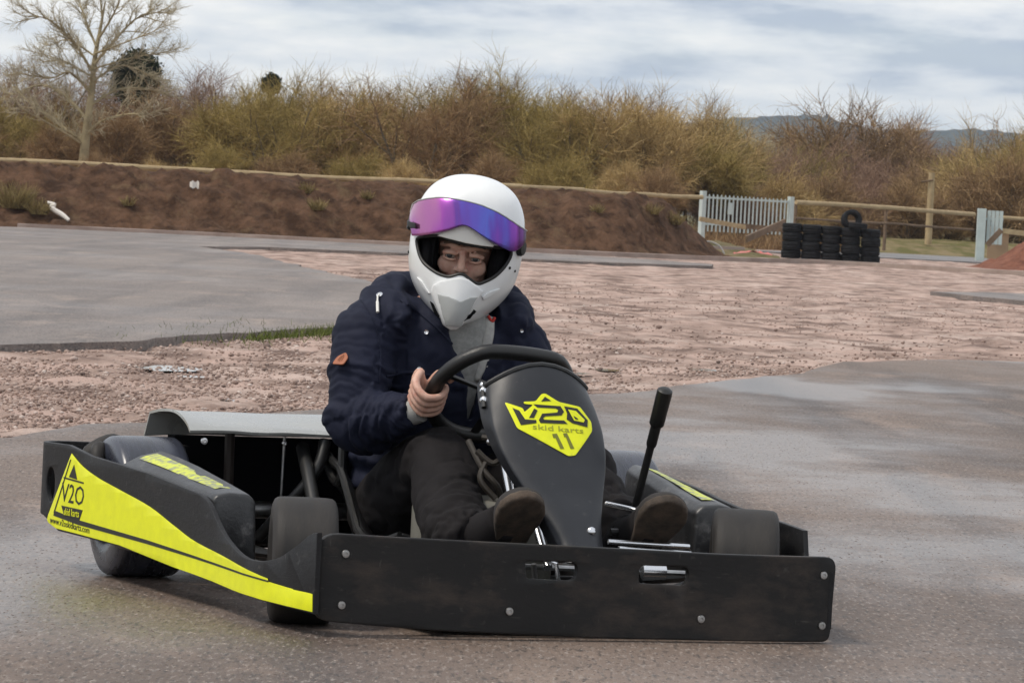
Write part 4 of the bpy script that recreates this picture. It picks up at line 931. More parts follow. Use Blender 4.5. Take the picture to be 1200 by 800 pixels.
MB().tube([(-0.60, 1.25, 0.26), (-0.3, 1.255, 0.26), (0.3, 1.255, 0.26), (0.6, 1.25, 0.26)], 0.012, 8).build('rear_bumper_bar', FRM, kart)

# --- seat: bucket shell
rows = []
prof = [(0.46, 0.128, 0.155), (0.52, 0.10, 0.175), (0.62, 0.072, 0.19), (0.74, 0.066, 0.20), (0.84, 0.082, 0.205), (0.90, 0.14, 0.205), (0.945, 0.23, 0.20), (0.975, 0.34, 0.19), (0.99, 0.44, 0.165), (0.995, 0.49, 0.12)]
prof = cr_spline(prof, 4)
for i, (y, z, hw) in enumerate(prof):
    t = i/(len(prof)-1); row = []
    lift = lerp_table([(0.46, 0.02), (0.56, 0.035), (0.64, 0.065), (0.70, 0.14), (0.76, 0.205), (0.85, 0.215), (0.92, 0.17), (1.0, 0.05)], y)
    back = smooth01(0.45, 0.7, t)
    for j in range(21):
        u = -1+2*j/20; a = abs(u)
        s = smooth01(0.55, 1.0, a)
        x = 0.05+hw*u*(1-0.08*a**3) + 0.02*s*(1 if u > 0 else -1)
        row.append(Vector((x, y - back*s*0.17 + (1-back)*s*0.02, z + (1-back)*s*lift + back*s*0.015)))
    rows.append(row)
me = evald(MB().grid(rows).mesh('seat'), [('SOLIDIFY', dict(thickness=0.010, offset=1)), ('SUBSURF', dict(levels=1))])
seat = link('seat', me, SEATM, kart, True, 60)
edge = [r[0] for r in rows]; MB().tube(edge, 0.010, 8).build('seat_edge', GRIP, seat)
edge = [r[-1] for r in rows]; MB().tube(edge, 0.010, 8).build('seat_edge', GRIP, seat)
MB().tube([(-0.30, 0.92, 0.10), (-0.235, 0.86, 0.20), (-0.19, 0.84, 0.27), (-0.17, 0.86, 0.33)], 0.014, 10, spl=5).build('seat_stay', FRM, kart)
MB().tube([(-0.28, 0.52, 0.07), (-0.245, 0.66, 0.15), (-0.225, 0.80, 0.25), (-0.21, 0.9, 0.31)], 0.016, 10, spl=5).build('seat_stay', FRM, kart)

# --- steering column fairing
def fair_c(v): return 0.080-0.016*v
def fair_hw(v): return lerp_table([(0, 0.048), (0.1, 0.052), (0.22, 0.064), (0.36, 0.084), (0.5, 0.106), (0.62, 0.120), (0.75, 0.1265), (0.88, 0.123), (1.0, 0.114)], v)
def fair_pt(u, v):
    hw = fair_hw(v); a = min(1, abs(u)); sg = 1 if u >= 0 else -1
    z = 0.150+0.350*v + (0.048*smooth01(0.55, 1, v))*(1-a*a)
    y = -0.14+0.29*v**0.92 - 0.024*(1-a**3.2) + 0.012*sin(pi*min(1, max(0, (v-0.30)/0.18)))*0.4*(1-a)
    x = fair_c(v)+hw*u if abs(u) <= 1 else fair_c(v)+sg*(hw+0.004*(abs(u)-1)/0.3)
    if abs(u) > 1: y += 0.055*(abs(u)-1)/0.3; z += 0.006*(abs(u)-1)/0.3
    return Vector((x, y, z))
us = [-1.3, -1.15, -1.06, -1.0, -0.95, -0.85, -0.7, -0.5, -0.25, 0, 0.25, 0.5, 0.7, 0.85, 0.95, 1.0, 1.06, 1.15, 1.3]
rows = [[fair_pt(u, i/30) for u in us] for i in range(31)]
me = evald(MB().grid(rows).mesh('front_fairing'), [('SUBSURF', dict(levels=1)), ('SOLIDIFY', dict(thickness=0.006, offset=-1))])
fair = link('front_fairing', me, FAIR, kart, True, 60)
MB().tube([fair_pt(u, 1.0)+Vector((0, 0.004, 0.001)) for u in us[1:-1]], 0.0065, 8).build('edge_trim', GRIP, fair)
FB = bvh(me)
def on_fair(x, z, off=0.0015):
    h = FB.ray_cast(Vector((x, -2, z)), Vector((0, 1, 0)))
    return h[0]+h[1].normalized()*off*(-1 if h[1].y > 0 else 1), h[1]
# sticker: drawn in (a, b) metres around the badge centre, laid on the fairing
BX, BZ = 0.070, 0.423
def st(px, py):            # design units of the badge, about 1/6.67 mm
    dx = (px-430)/6.67; dy = (430-py)/6.67
    a = radians(3.0); dx, dy = dx*cos(a)-dy*sin(a), dx*sin(a)+dy*cos(a)
    return (dx/545/cos(TH)*1.0, dy/545*1.02)
def fmap(off):
    return lambda c: on_fair(BX+c.x, BZ+c.y, off+c.z)[0]
cg = [-0.11+0.008*i for i in range(28)]; cgy = [-0.09+0.012*i for i in range(16)]
shape = [(105, 255), (222, 300), (222, 330), (300, 275), (235, 268), (232, 252), (322, 250), (375, 198), (405, 192), (500, 258), (670, 300), (745, 415), (735, 480), (545, 652), (490, 655), (150, 445)]
me = mapv(plate2d(rounded([st(*p) for p in shape], 0.004, 2), [], 0.0010, 0.0001, cuts=cg, cuts_y=cgy), fmap(0.0014))
bd = link('sticker', me, YEL, fair, True, 40)
def fink(polys, m, nm):
    for p in polys:
        me = mapv(plate2d([st(*q) for q in p], [], 0.0006, 0.0001, cuts=cg, cuts_y=cgy), fmap(0.0026)); link(nm, me, m, bd, False)
fink([[(148, 298), (190, 318), (218, 382), (298, 388), (296, 410), (180, 424)],
      [(248, 372), (300, 303), (322, 318), (285, 372)],
      [(300, 272), (505, 290), (525, 332), (500, 358), (372, 362), (352, 376), (360, 386), (512, 396), (535, 422), (325, 410), (318, 388), (352, 342), (470, 336), (482, 318), (465, 306), (325, 296)],
      [(362, 252), (398, 218), (440, 250)],
      [(535, 292), (640, 312), (712, 402), (696, 452), (575, 418), (535, 388), (548, 345)]], INK, 'lettering')
def fink2(polys, m, nm, off):
    for p in polys:
        me = mapv(plate2d([st(*q) for q in p], [], 0.0006, 0.0001, cuts=cg, cuts_y=cgy), fmap(off)); link(nm, me, m, bd, False)
fink2([[(560, 318), (622, 332), (682, 400), (668, 418), (590, 400)]], YEL, 'lettering', 0.0038)
fink2([[(592, 368), (618, 385), (626, 396), (600, 392)]], INK, 'lettering', 0.0050)
def ftext(s, size, px, py, m, wide, nm, ang=-5):
    me = text2d(s, size, 0.0006, 'CENTER', 0, wide); o = st(px, py); a = radians(ang)
    mapv(me, lambda c: on_fair(BX+o[0]+c.x*cos(a)-c.y*sin(a), BZ+o[1]+c.x*sin(a)+c.y*cos(a), 0.0026+c.z)[0]); link(nm, me, m, bd, False)
ftext('skid karts', 0.016, 455, 474, INKF, 1.9, 'lettering', -3)
fink2([[(398, 492), (435, 490), (468, 600), (438, 602), (418, 520), (402, 522)], [(484, 490), (515, 488), (548, 602), (518, 604), (500, 516), (488, 518)]], INKM, 'number', 0.0026)
for x, z in ((-0.066+0.012, 0.487),):
    p, n = on_fair(x, z, 0.0); bolt(p, (-0.2, -1, 0.2), 0.010, fair, 'bolt', CHR, 0.008)
p, n = on_fair(0.104, 0.212, 0.0); bolt(p, (0, -1, 0.3), 0.010, fair, 'bolt', CHR, 0.008)
bolt(fair_pt(-1.12, 0.90), (-1, -0.6, 0.2), 0.010, fair, 'bolt', CHR, 0.010); bolt(fair_pt(-1.12, 0.99), (-0.6, -1, 0.2), 0.008, fair, 'bolt', CHR, 0.008)
bolt(fair_pt(1.2, 0.72), (1, -0.4, 0), 0.007, fair, 'bolt', CHR, 0.006)
MB().tube([fair_pt(-1.1, 0.86)+Vector((-0.004, 0.0, 0)), fair_pt(-1.1, 0.97)+Vector((-0.004, 0, 0))], 0.006, 8).build('bracket', FRM, fair)

# --- steering wheel
SWC = Vector((0.072, 0.40, 0.475)); TILT = radians(47)
su = Vector((1, 0, 0)); sv = Vector((0, -sin(TILT), cos(TILT))); sn = sv.cross(su)
sroll = radians(-6)
su, sv = su*cos(sroll)+sv*sin(sroll), sv*cos(sroll)-su*sin(sroll)
path = []
for i in range(48):
    a = 2*pi*i/48; x, y = 0.154*cos(a), 0.152*sin(a)
    if y > 0.126: y = 0.126+(y-0.126)*0.25
    path.append(SWC+su*x+sv*y)
mb = MB().tube(path, 0.0165, 14, closed=True); swr = mb.build('steering_wheel', GRIP, kart)
for a in (radians(15), radians(165), radians(270)):
    q = SWC+su*0.15*cos(a)+sv*0.15*sin(a); MB().tube([SWC-sn*0.01, (SWC+q)/2-sn*0.006, q], [0.016, 0.012, 0.011], 8, ry=[0.006]*3).build('spoke', FRM, swr)
MB().lathe([(0.0005, 0.012), (0.034, 0.012), (0.038, 0.0), (0.034, -0.03), (0.0005, -0.03)], SWC, sn, 20).build('hub', FRM, swr)
MB().tube([SWC-sn*0.02, Vector((0.075, 0.06, 0.12))], 0.010, 12).build('steering_column', CHR, kart)
MB().tube([(0.034, 0.255, 0.352), (0.036, 0.195, 0.250)], 0.0105, 14).build('support_strut', CHR, kart)
MB().tube([(0.034, 0.257, 0.356), (0.034, 0.262, 0.364)], 0.013, 12).build('strut_end', ZINC, kart)
mb = MB(); mb.box(-0.105, 0.155, 0.22, 0.46, 0.055, 0.245); mb.build('fuel_tank', TANK, kart, True, 40, bevel=0.03, seg=4)
for pts in ([(-0.01, 0.30, 0.35), (0.02, 0.28, 0.325), (0.05, 0.27, 0.34), (0.07, 0.2, 0.30)], [(-0.02, 0.33, 0.37), (0.0, 0.28, 0.31), (0.03, 0.26, 0.27), (0.06, 0.3, 0.2)], [(0.0, 0.3, 0.38), (0.05, 0.27, 0.37), (0.09, 0.25, 0.33)], [(0.01, 0.29, 0.33), (-0.01, 0.27, 0.29), (0.02, 0.25, 0.25)]):
    MB().tube(pts, 0.007, 8, spl=6).build('cable', mat('cable_rubber', (0.03, 0.024, 0.018), rough=0.6), kart)
bolt((0.012, 0.28, 0.372), (0, -1, 0.2), 0.009, kart, 'bolt', CHR, 0.01)
# pedals, rods, lever
MB().tube([(0.165, -0.05, 0.187), (0.352, -0.05, 0.180)], 0.0055, 10).build('pedal_rod', CHR, kart)
MB().tube([(0.17, -0.10, 0.178), (0.335, -0.10, 0.170)], 0.0045, 10).build('pedal_rod', CHR, kart)
MB().tube([(0.225, 0.12, 0.255), (0.28, 0.06, 0.245)], 0.006, 10).build('pedal_rod', CHR, kart)
for x in (-0.035, 0.255):
    MB().tube([(x, 0.06, 0.08), (x, 0.045, 0.15), (x+0.005, 0.055, 0.235)], 0.008, 8, spl=3).build('pedal', FRM, kart)
    MB().tube([(x-0.045, 0.05, 0.20), (x+0.045, 0.05, 0.20)], 0.008, 8).build('pedal', FRM, kart)
MB().tube([(-0.05, -0.16, 0.165), (-0.01, -0.20, 0.150), (0.0, -0.2, 0.1)], 0.005, 8).build('pedal_stop', CHR, kart)
MB().lathe([(0.0005, 0), (0.016, 0.0), (0.016, 0.05), (0.0005, 0.05)], (0.20, -0.16, 0.135), (0.9, -0.1, 0), 14).build('brake_cylinder', CHR, kart)
MB().tube([(0.185, -0.14, 0.125), (0.155, -0.14, 0.128)], 0.009, 10).build('brake_cylinder', ZINC, kart)
for x in (-0.085, -0.06): MB().tube([(x, -0.20, 0.15), (x+0.01, -0.19, 0.10)], 0.006, 8).build('pedal_stop', ZINC, kart)
la = Vector((0.300, 0.0, 0.513)); lb = Vector((0.302, 0.145, 0.235)); ld = (la-lb)
lev = MB().tube([lb, lb+ld*0.62], 0.0085, 10).build('brake_lever', FRM, kart)
mb = MB().tube([lb+ld*0.54, lb+ld*0.56, lb+ld*0.70, lb+ld*0.705], [0.010, 0.0115, 0.0115, 0.010], 12); mb.build('collar', GRIP, lev)
mb = MB().tube([lb+ld*0.705, lb+ld*0.72, lb+ld*0.80, lb+ld*0.95, lb+ld*0.985, lb+ld*1.0], [0.013, 0.0165, 0.0165, 0.0172, 0.0165, 0.009], 14); mb.build('grip', GRIP, lev)
MB().box(0.285, 0.32, 0.12, 0.2, 0.07, 0.24).build('lever_bracket', FRM, kart, False)
# ================================================================== the driver
PO = Vector((0.05, 0.78, 0.066))
def pl(me): me.transform(Matrix.Translation(-PO)); me.update(); return me
HC = Vector((0.060, 0.62, 0.787))
HM = Matrix.Translation(HC) @ Matrix.Rotation(-TH, 4, 'Z') @ Matrix.Rotation(radians(6), 4, 'Y') @ Matrix.Rotation(radians(5), 4, 'X') @ Matrix.Diagonal((0.975, 0.975, 0.945, 1))
ZA = radians(8.9)
def zz(px, py):
    """helmet design units -> metres in the helmet's own front view"""
    dx = (px-325)/1997; dy = -(py-390)/1997
    return (dx*cos(ZA)-dy*sin(ZA), dx*sin(ZA)+dy*cos(ZA))
# ---- joints (kart frame)
J = dict(rs=(-0.137, 0.665, 0.588), re=(-0.184, 0.60, 0.387), ls=(0.190, 0.67, 0.585), le=(0.222, 0.60, 0.40))
rG = math.radians(192)
def grip(ang):
    p = SWC+su*0.154*cos(ang)+sv*0.152*sin(ang)
    o = (su*cos(ang)+sv*sin(ang)).normalized(); t = (su*-sin(ang)+sv*cos(ang)).normalized()
    return p, o, t
def hand(mb, ang, upsign, elbow):
    G, o, a = grip(ang); a = a*upsign; f = -sn
    P = lambda ao, th, r: G + a*ao + (o*cos(radians(th))+f*sin(radians(th)))*r
    wrist = G + Vector((-0.016*(1 if upsign < 0 else -1), 0.066, -0.042))
    for k, (ao, sc) in enumerate(((0.0280, 0.86), (0.0095, 0.90), (-0.0092, 0.87), (-0.0268, 0.76))):
        d = 0.004*(k-1.5)
        mb.tube([P(ao*0.9, -70, 0.050), P(ao*0.98, -28, 0.041), P(ao, 12, 0.0375), P(ao-0.002, 52, 0.0345+0.002*sc), P(ao-0.003, 90, 0.0300), P(ao-0.003, 125, 0.0285), P(ao-0.002, 160, 0.0275), P(ao-0.001, 186, 0.0275)],
                [0.0105*sc, 0.0112*sc, 0.0104*sc, 0.0106*sc, 0.0097*sc, 0.0094*sc, 0.0088*sc, 0.0070*sc], 12, spl=3)
        mb.ell(P(ao*0.98, -24, 0.0435), (0.0095*sc,)*3); mb.ell(P(ao-0.002, 55, 0.0365), (0.0102*sc,)*3)
    mb.tube([P(0.0, -52, 0.044), P(-0.016, -70, 0.048), P(-0.034, -72, 0.050), wrist], [0.014, 0.015, 0.017, 0.020], 14, ry=[0.033, 0.032, 0.028, 0.024], spl=3, upv=o*0.9-f*0.2)
    mb.tube([wrist+a*0.0, P(0.0, -115, 0.050), P(0.026, -128, 0.040), P(0.042, -150, 0.034), P(0.046, 190, 0.034), P(0.045, 174, 0.038)], [0.015, 0.014, 0.0112, 0.0102, 0.0096, 0.0070], 12, spl=3)
    w2 = wrist + (Vector(elbow)-wrist).normalized()*0.05
    mb.tube([wrist+(wrist-w2)*0.3, wrist, w2, elbow], [0.022, 0.0235, 0.026, 0.042], 14, spl=3)
    return wrist
mb = MB()
rw = hand(mb, rG, -1, J['re']); lw = hand(mb, radians(-14), 1, J['le'])
# torso, arms, legs and head under the clothes
mb.tube([(0.05, 0.80, 0.14), (0.05, 0.78, 0.25), (0.045, 0.74, 0.42), (0.045, 0.69, 0.54), (0.05, 0.672, 0.62), (0.06, 0.655, 0.66)], [0.15, 0.14, 0.15, 0.155, 0.12, 0.06], 20, ry=[0.10, 0.095, 0.10, 0.10, 0.08, 0.055], spl=4, upv=(1, 0, 0))
mb.tube([(0.06, 0.66, 0.62), HM @ Vector((0, 0.02, -0.08))], [0.06, 0.056], 16)
for sgn, s, el in ((-1, J['rs'], J['re']), (1, J['ls'], J['le'])):
    mb.tube([(0.05+sgn*0.10, 0.67, 0.59), s, (Vector(s)+Vector(el))/2, el], [0.05, 0.055, 0.047, 0.042], 14, spl=4)
legs = dict(r=[(-0.03, 0.78, 0.165), (-0.035, 0.62, 0.245), (-0.042, 0.45, 0.315), (-0.074, 0.30, 0.238), (-0.096, 0.150, 0.180)],
            l=[(0.13, 0.78, 0.165), (0.20, 0.62, 0.245), (0.272, 0.44, 0.325), (0.272, 0.30, 0.25), (0.272, 0.15, 0.182)])
for k in legs: mb.tube(legs[k], [0.085, 0.075, 0.056, 0.050, 0.036], 16, spl=4)
for k, x, y in (('r', -0.062, -0.05), ('l', 0.272, -0.05)): mb.tube([legs[k][4], (legs[k][4][0]*0.75+x*0.25, 0.09, 0.19), (x, 0.03, 0.212)], [0.034, 0.026, 0.018], 12)
hd = MB()
hd.ell((0, 0.005, 0.025), (0.070, 0.088, 0.098)); hd.ell((0, -0.012, -0.050), (0.056, 0.070, 0.062)); hd.ell((0, -0.035, -0.085), (0.034, 0.045, 0.03))
hd.tube([(-0.004, -0.086, 0.000), (-0.004, -0.092, -0.018), (-0.004, -0.101, -0.038), (-0.004, -0.097, -0.047)], [0.007, 0.0078, 0.0100, 0.009], 10, spl=3)
hd.ell((-0.0145, -0.092, -0.045), (0.0065, 0.010, 0.007)); hd.ell((0.0065, -0.092, -0.045), (0.0065, 0.010, 0.007))
hd.tube([(-0.056, -0.058, 0.006), (-0.032, -0.082, 0.011), (-0.004, -0.086, 0.005), (0.025, -0.082, 0.011), (0.050, -0.058, 0.006)], [0.008, 0.0085, 0.007, 0.0085, 0.008], 10, spl=4)
for sx in (-1, 1):
    hd.ell((-0.003+sx*0.032, -0.067, -0.037), (0.025, 0.010, 0.024)); hd.ell((sx*0.072, 0.01, -0.02), (0.008, 0.018, 0.03))
    hd.tube([(-0.003+sx*0.014, -0.083, -0.0225), (-0.003+sx*0.030, -0.0875, -0.0245), (-0.003+sx*0.045, -0.078, -0.0210)], [0.0032, 0.0038, 0.0032], 8, spl=3)
    hd.tube([(-0.003+sx*0.014, -0.085, -0.010), (-0.003+sx*0.030, -0.0900, -0.0065), (-0.003+sx*0.047, -0.079, -0.0105)], [0.0055, 0.0066, 0.0055], 8, spl=3)
hd.ell((0, -0.078, -0.082), (0.024, 0.012, 0.006)); hd.ell((0, -0.077, -0.092), (0.020, 0.012, 0.006))
b = len(mb.v); mb.v.extend([tuple(HM @ Vector(p)) for p in hd.v]); mb.f.extend([tuple(i+b for i in f) for f in hd.f])
me = fuse(mb.mesh('person'), 0.0027, 3, 0.5)
person = link('person', pl(me), SKIN)
person.matrix_world = Matrix.Translation(KO) @ Matrix.Rotation(TH, 4, 'Z') @ Matrix.Translation(PO)
tag(person, 'person in a navy padded jacket and white full-face helmet steering the black go-kart', 'person')
def hbuild(mb, name, m, parent=person, **kw):
    me = mb.mesh(name) if isinstance(mb, MB) else mb
    me.transform(HM); pl(me); return link(name, me, m, parent, True, kw.get('angle', 40))
for ex in (-0.033, 0.027):
    e = hbuild(MB().ell((ex, -0.0735, -0.0150), (0.0125,)*3), 'eye', EYEW)
    mb = MB(); mb.lathe([(0.0005, 0.0020), (0.0042, 0.0016), (0.0066, 0.0003)], (ex-0.001, -0.0858, -0.0155), (0, -1, 0.05), 14, False); hbuild(mb, 'iris', IRIS, e)
    mb = MB().tube([(ex-0.017, -0.0885, 0.0125), (ex-0.004, -0.0945, 0.0175), (ex+0.008, -0.0945, 0.0170), (ex+0.018, -0.0885, 0.0125)], [0.0028, 0.0040, 0.0040, 0.0028], 8, spl=3); hbuild(mb, 'eyebrow', HAIR)

# ---- helmet
prof = [(0.173, 0.001, 0.001, 0.001, 2.0), (0.1715, 0.025, 0.03, 0.03, 2.0), (0.164, 0.056, 0.062, 0.066, 2.0), (0.148, 0.085, 0.090, 0.100, 2.05), (0.125, 0.106, 0.110, 0.125, 2.1), (0.09, 0.122, 0.124, 0.142, 2.15), (0.05, 0.1295, 0.132, 0.15, 2.2), (0.01, 0.131, 0.136, 0.152, 2.2),
        (-0.03, 0.1295, 0.140, 0.150, 2.2), (-0.065, 0.124, 0.146, 0.144, 2.1), (-0.095, 0.113, 0.152, 0.134, 1.95), (-0.125, 0.094, 0.155, 0.118, 1.8), (-0.148, 0.073, 0.154, 0.10, 1.7), (-0.164, 0.052, 0.149, 0.085, 1.65), (-0.174, 0.030, 0.140, 0.075, 1.6)]
q = cr_spline(prof, 4); rows = []
for z, w, yf, yb, n in q:
    row = []
    for j in range(72):
        t = 2*pi*j/72; c_, s_ = cos(t), sin(t)
        nn = n if s_ < 0 else 2.1
        x = w*(abs(c_)**(2/nn))*(1 if c_ > 0 else -1); y = (yf if s_ < 0 else yb)*(abs(s_)**(2/nn))*(1 if s_ > 0 else -1)
        zz_ = z + (0.045*max(0, s_)**1.5 * smooth01(-0.08, -0.174, z))
        row.append(Vector((x, y, zz_)))
    rows.append(row)
hm0 = MB().grid(rows, True).mesh('helmet')
bm = bmesh.new(); bm.from_mesh(hm0); bmesh.ops.remove_doubles(bm, verts=bm.verts, dist=0.0004); bmesh.ops.recalc_face_normals(bm, faces=bm.faces); bm.to_mesh(hm0); bm.free()
HB = bvh(hm0)
def on_h(u, v, off=0.0):
    h = HB.ray_cast(Vector((u, -0.5, v)), Vector((0, 1, 0)))
    if h[0] is None:
        h = HB.find_nearest(Vector((u, -0.02, v)))
    n = h[1].normalized()
    if n.dot(h[0]-Vector((0, 0.0, h[0].z*0.3))) < 0: n = -n
    return h[0]+n*off, n
shell = evald(hm0, [('SUBSURF', dict(levels=1)), ('SOLIDIFY', dict(thickness=0.012, offset=-1))])
port = [(103, 335), (108, 390), (125, 430), (152, 457), (200, 486), (245, 499), (275, 494), (302, 487), (325, 493), (350, 512), (385, 533), (415, 526), (460, 505), (500, 470), (527, 432), (538, 400), (522, 372), (450, 364), (400, 360), (330, 347), (270, 332), (210, 313), (150, 318)]
po = cr_spline([zz(*p) for p in port], 4, True)
cut = mapv(plate2d(po, [], 0.26, 0.0), lambda c: Vector((c.x, -0.17-c.z, c.y)))
c_o = bpy.data.objects.new('cutter', cut); COL.objects.link(c_o)
shell = evald(shell, [('BOOLEAN', dict(operation='DIFFERENCE', object=c_o, solver='EXACT'))]); bpy.data.objects.remove(c_o)
helmet = hbuild(shell, 'helmet', WHITE, angle=35); helmet['label'] = 'white full-face helmet with the mirrored visor flipped up'
mb = MB().tube([on_h(p[0], p[1], -0.002)[0] for p in po], 0.0042, 8, closed=True); hbuild(mb, 'port_trim', TRIM, helmet)
# dark padding inside
rows = []
for i in range(17):
    z = 0.10-0.235*i/16; row = []
    k = sqrt(max(0.05, 1-((z)/0.19)**2))
    for j in range(31):
        t = radians(-52+284*j/30)
        row.append(Vector((0.108*k*cos(t)*1.06, 0.118*k*sin(t), z)))
    rows.append(row)
hbuild(MB().grid(rows), 'lining', LIN, helmet)
for sx in (-1, 1):
    hbuild(MB().ell((sx*0.080-0.002, -0.045, -0.03), (0.022, 0.050, 0.065)), 'cheek_pad', LIN, helmet)
hbuild(MB().tube([(-0.085, -0.07, 0.030), (-0.04, -0.105, 0.036), (0.0, -0.112, 0.036), (0.04, -0.105, 0.034), (0.085, -0.07, 0.028)], [0.014]*5, 12, ry=[0.012]*5, spl=4), 'brow_pad', LIN, helmet)
hbuild(MB().tube([(-0.060, -0.08, -0.095), (-0.035, -0.115, -0.085), (0.0, -0.126, -0.075), (0.035, -0.115, -0.085), (0.060, -0.08, -0.095)], [0.011]*5, 10, spl=4), 'chin_pad', LIN, helmet)
# visor, flipped up
top = [(84, 225), (110, 188), (150, 165), (230, 149), (330, 158), (430, 190), (515, 243), (583, 300)]
bot = [(100, 326), (150, 317), (215, 300), (270, 285), (300, 272), (325, 266), (352, 276), (400, 312), (450, 347), (515, 384), (556, 372), (580, 345)]
top = cr_spline([zz(*p) for p in top], 8); bot = cr_spline([zz(*p) for p in bot], 8)
def samp(L, t):
    k = t*(len(L)-1); i = min(int(k), len(L)-2); f = k-i
    return Vector(L[i])*(1-f)+Vector(L[i+1])*f
rows = []
for i in range(61):
    t = i/60; a = samp(top, t); b_ = samp(bot, t**1.0); row = []
    for j in range(9):
        p = a.lerp(b_, j/8); u = max(-0.1275, min(0.1275, p.x))
        off = 0.011+0.010*sin(pi*t)*(0.35+0.65*j/8)
        q_, n_ = on_h(u, p.y, off); row.append(q_)
    rows.append(row)
vm = evald(MB().grid(rows).mesh('visor'), [('SOLIDIFY', dict(thickness=0.0022, offset=0)), ('SUBSURF', dict(levels=1))])
visor = hbuild(vm, 'visor', VIS, helmet, angle=60); visor['label'] = 'mirrored purple and blue visor'
mb = MB().tube([on_h(*samp(top, i/40), 0.012+0.003*sin(pi*i/40))[0] for i in range(41)], 0.0016, 6); hbuild(mb, 'visor_seal', WHITED, visor)
def hplate(poly, off, thick, m, nm, parent=helmet, bevel=0.0004, ridge=None):
    pp = [zz(*p) for p in poly]
    cx = [-0.13+0.006*i for i in range(44)]; cy = [-0.18+0.006*i for i in range(60)]
    me = plate2d(pp, [], thick, bevel, cuts=cx, cuts_y=cy)
    me = mapv(me, lambda c: on_h(c.x, c.y, off+c.z+(ridge(c) if ridge else 0))[0]); return hbuild(me, nm, m, parent)
brow = [(205, 312), (240, 290), (290, 266), (325, 262), (360, 272), (410, 312), (455, 352), (450, 362), (400, 356), (330, 343), (270, 328)]
hplate(brow, 0.004, 0.006, BROW, 'brow_peak', bevel=0.002)
beak = rounded([(215, 520), (262, 509), (303, 502), (340, 512), (388, 548), (404, 566), (352, 640), (305, 712), (270, 734), (238, 716), (205, 640), (178, 570), (186, 540)], 0.004, 2) if False else [(215, 522), (262, 510), (303, 502), (340, 512), (388, 550), (404, 568), (352, 640), (305, 712), (270, 734), (238, 716), (205, 640), (176, 572), (186, 540)]
c0 = zz(290, 600)
hplate(beak, 0.0035, 0.009, WHITE, 'chin_guard', bevel=0.003, ridge=lambda c: 0.006*max(0, 1-abs((c.x-c0[0])-(c.y-c0[1])*0.0)/0.05))
hplate([(216, 578), (262, 592), (300, 612), (340, 592), (372, 588), (330, 655), (290, 712), (262, 712), (238, 650)], 0.0125, 0.003, WHITED, 'chin_shade_plate', bevel=0.001, ridge=lambda c: 0.006*max(0, 1-abs(c.x-c0[0])/0.05))  # grey plate: shade of the down-facing lower chin, put in as colour
hplate([(186, 612), (198, 618), (228, 676), (224, 684), (206, 662)], 0.0135, 0.002, LIN, 'vent', bevel=0.0003)
hplate([(352, 643), (360, 650), (332, 682), (300, 696), (302, 686), (330, 668)], 0.0135, 0.002, LIN, 'vent', bevel=0.0003)
hplate([(108, 512), (132, 528), (168, 582), (160, 588), (128, 552)], 0.002, 0.004, WHITE, 'side_ridge', bevel=0.0015)
hplate([(400, 592), (432, 572), (478, 560), (474, 574), (440, 594), (405, 612)], 0.002, 0.004, WHITE, 'side_ridge', bevel=0.0015)
hplate([(97, 262), (131, 268), (132, 288), (112, 292), (98, 284)], 0.020, 0.004, TRIM, 'visor_clip', bevel=0.001)
for p, r in (((527, 468), 0.0035), ((207, 535), 0.003), ((550, 488), 0.003), ((63, 408), 0.0035)):
    c, n = on_h(*zz(*p), 0.0)
    mb = MB().lathe([(0.0005, 0.003), (r, 0.002), (r, 0)], c, n, 12, False); hbuild(mb, 'screw', TRIM, helmet)
for p in ((80, 270), (572, 380)):
    c, n = on_h(*zz(*p), 0.0); mb = MB().lathe([(0.0005, 0.012), (0.016, 0.011), (0.019, 0.006), (0.019, 0)], c, n, 20, False); hbuild(mb, 'visor_pivot', TRIM, helmet)

# ---- jacket
mb = MB()
mb.tube([(0.05, 0.80, 0.235), (0.05, 0.785, 0.29), (0.045, 0.745, 0.42), (0.042, 0.695, 0.53), (0.042, 0.672, 0.60), (0.05, 0.66, 0.655)], [0.180, 0.184, 0.180, 0.172, 0.145, 0.090], 28, ry=[0.135, 0.15, 0.145, 0.138, 0.118, 0.095], spl=5, upv=(1, 0, 0))
for sgn, s, el, w in ((-1, J['rs'], J['re'], rw), (1, J['ls'], J['le'], lw)):
    s = Vector(s); el = Vector(el); fa = (w-el)
    mb.tube([(0.045+sgn*0.09, 0.67, 0.60), s, s.lerp(el, 0.35)+Vector((sgn*0.012, -0.004, 0)), s.lerp(el, 0.75)+Vector((sgn*0.008, 0, 0)), el+Vector((0, 0.01, -0.01)), el+fa*0.28, el+fa*0.62, el+fa*1.02], [0.076, 0.078, 0.075, 0.070, 0.067, 0.066, 0.055, 0.041], 20, spl=5)
    mb.ell(el+Vector((0, 0.012, -0.004)), (0.064, 0.066, 0.066))
mb.tube([(-0.085, 0.58, 0.610), (-0.110, 0.64, 0.634), (-0.095, 0.715, 0.660), (0.05, 0.79, 0.68), (0.185, 0.715, 0.665), (0.200, 0.64, 0.635), (0.18, 0.585, 0.612)], [0.026, 0.042, 0.050, 0.055, 0.050, 0.042, 0.026], 14, spl=5)
mb.tube([(-0.075, 0.60, 0.635), (-0.085, 0.66, 0.662), (-0.06, 0.73, 0.69)], [0.022, 0.028, 0.03], 12, spl=4)
wedge = [(-0.035, 0.70), (0.145, 0.70), (0.120, 0.60), (0.094, 0.50), (0.088, 0.40), (0.080, 0.40), (0.068, 0.47), (0.022, 0.56)]
cutm = mapv(plate2d(wedge, [], 0.20, 0.0), lambda c: Vector((c.x, 0.545-c.z, c.y)))
jk = fuse(mb.mesh('jacket'), 0.0042, 6, 0.5, cutter=cutm)
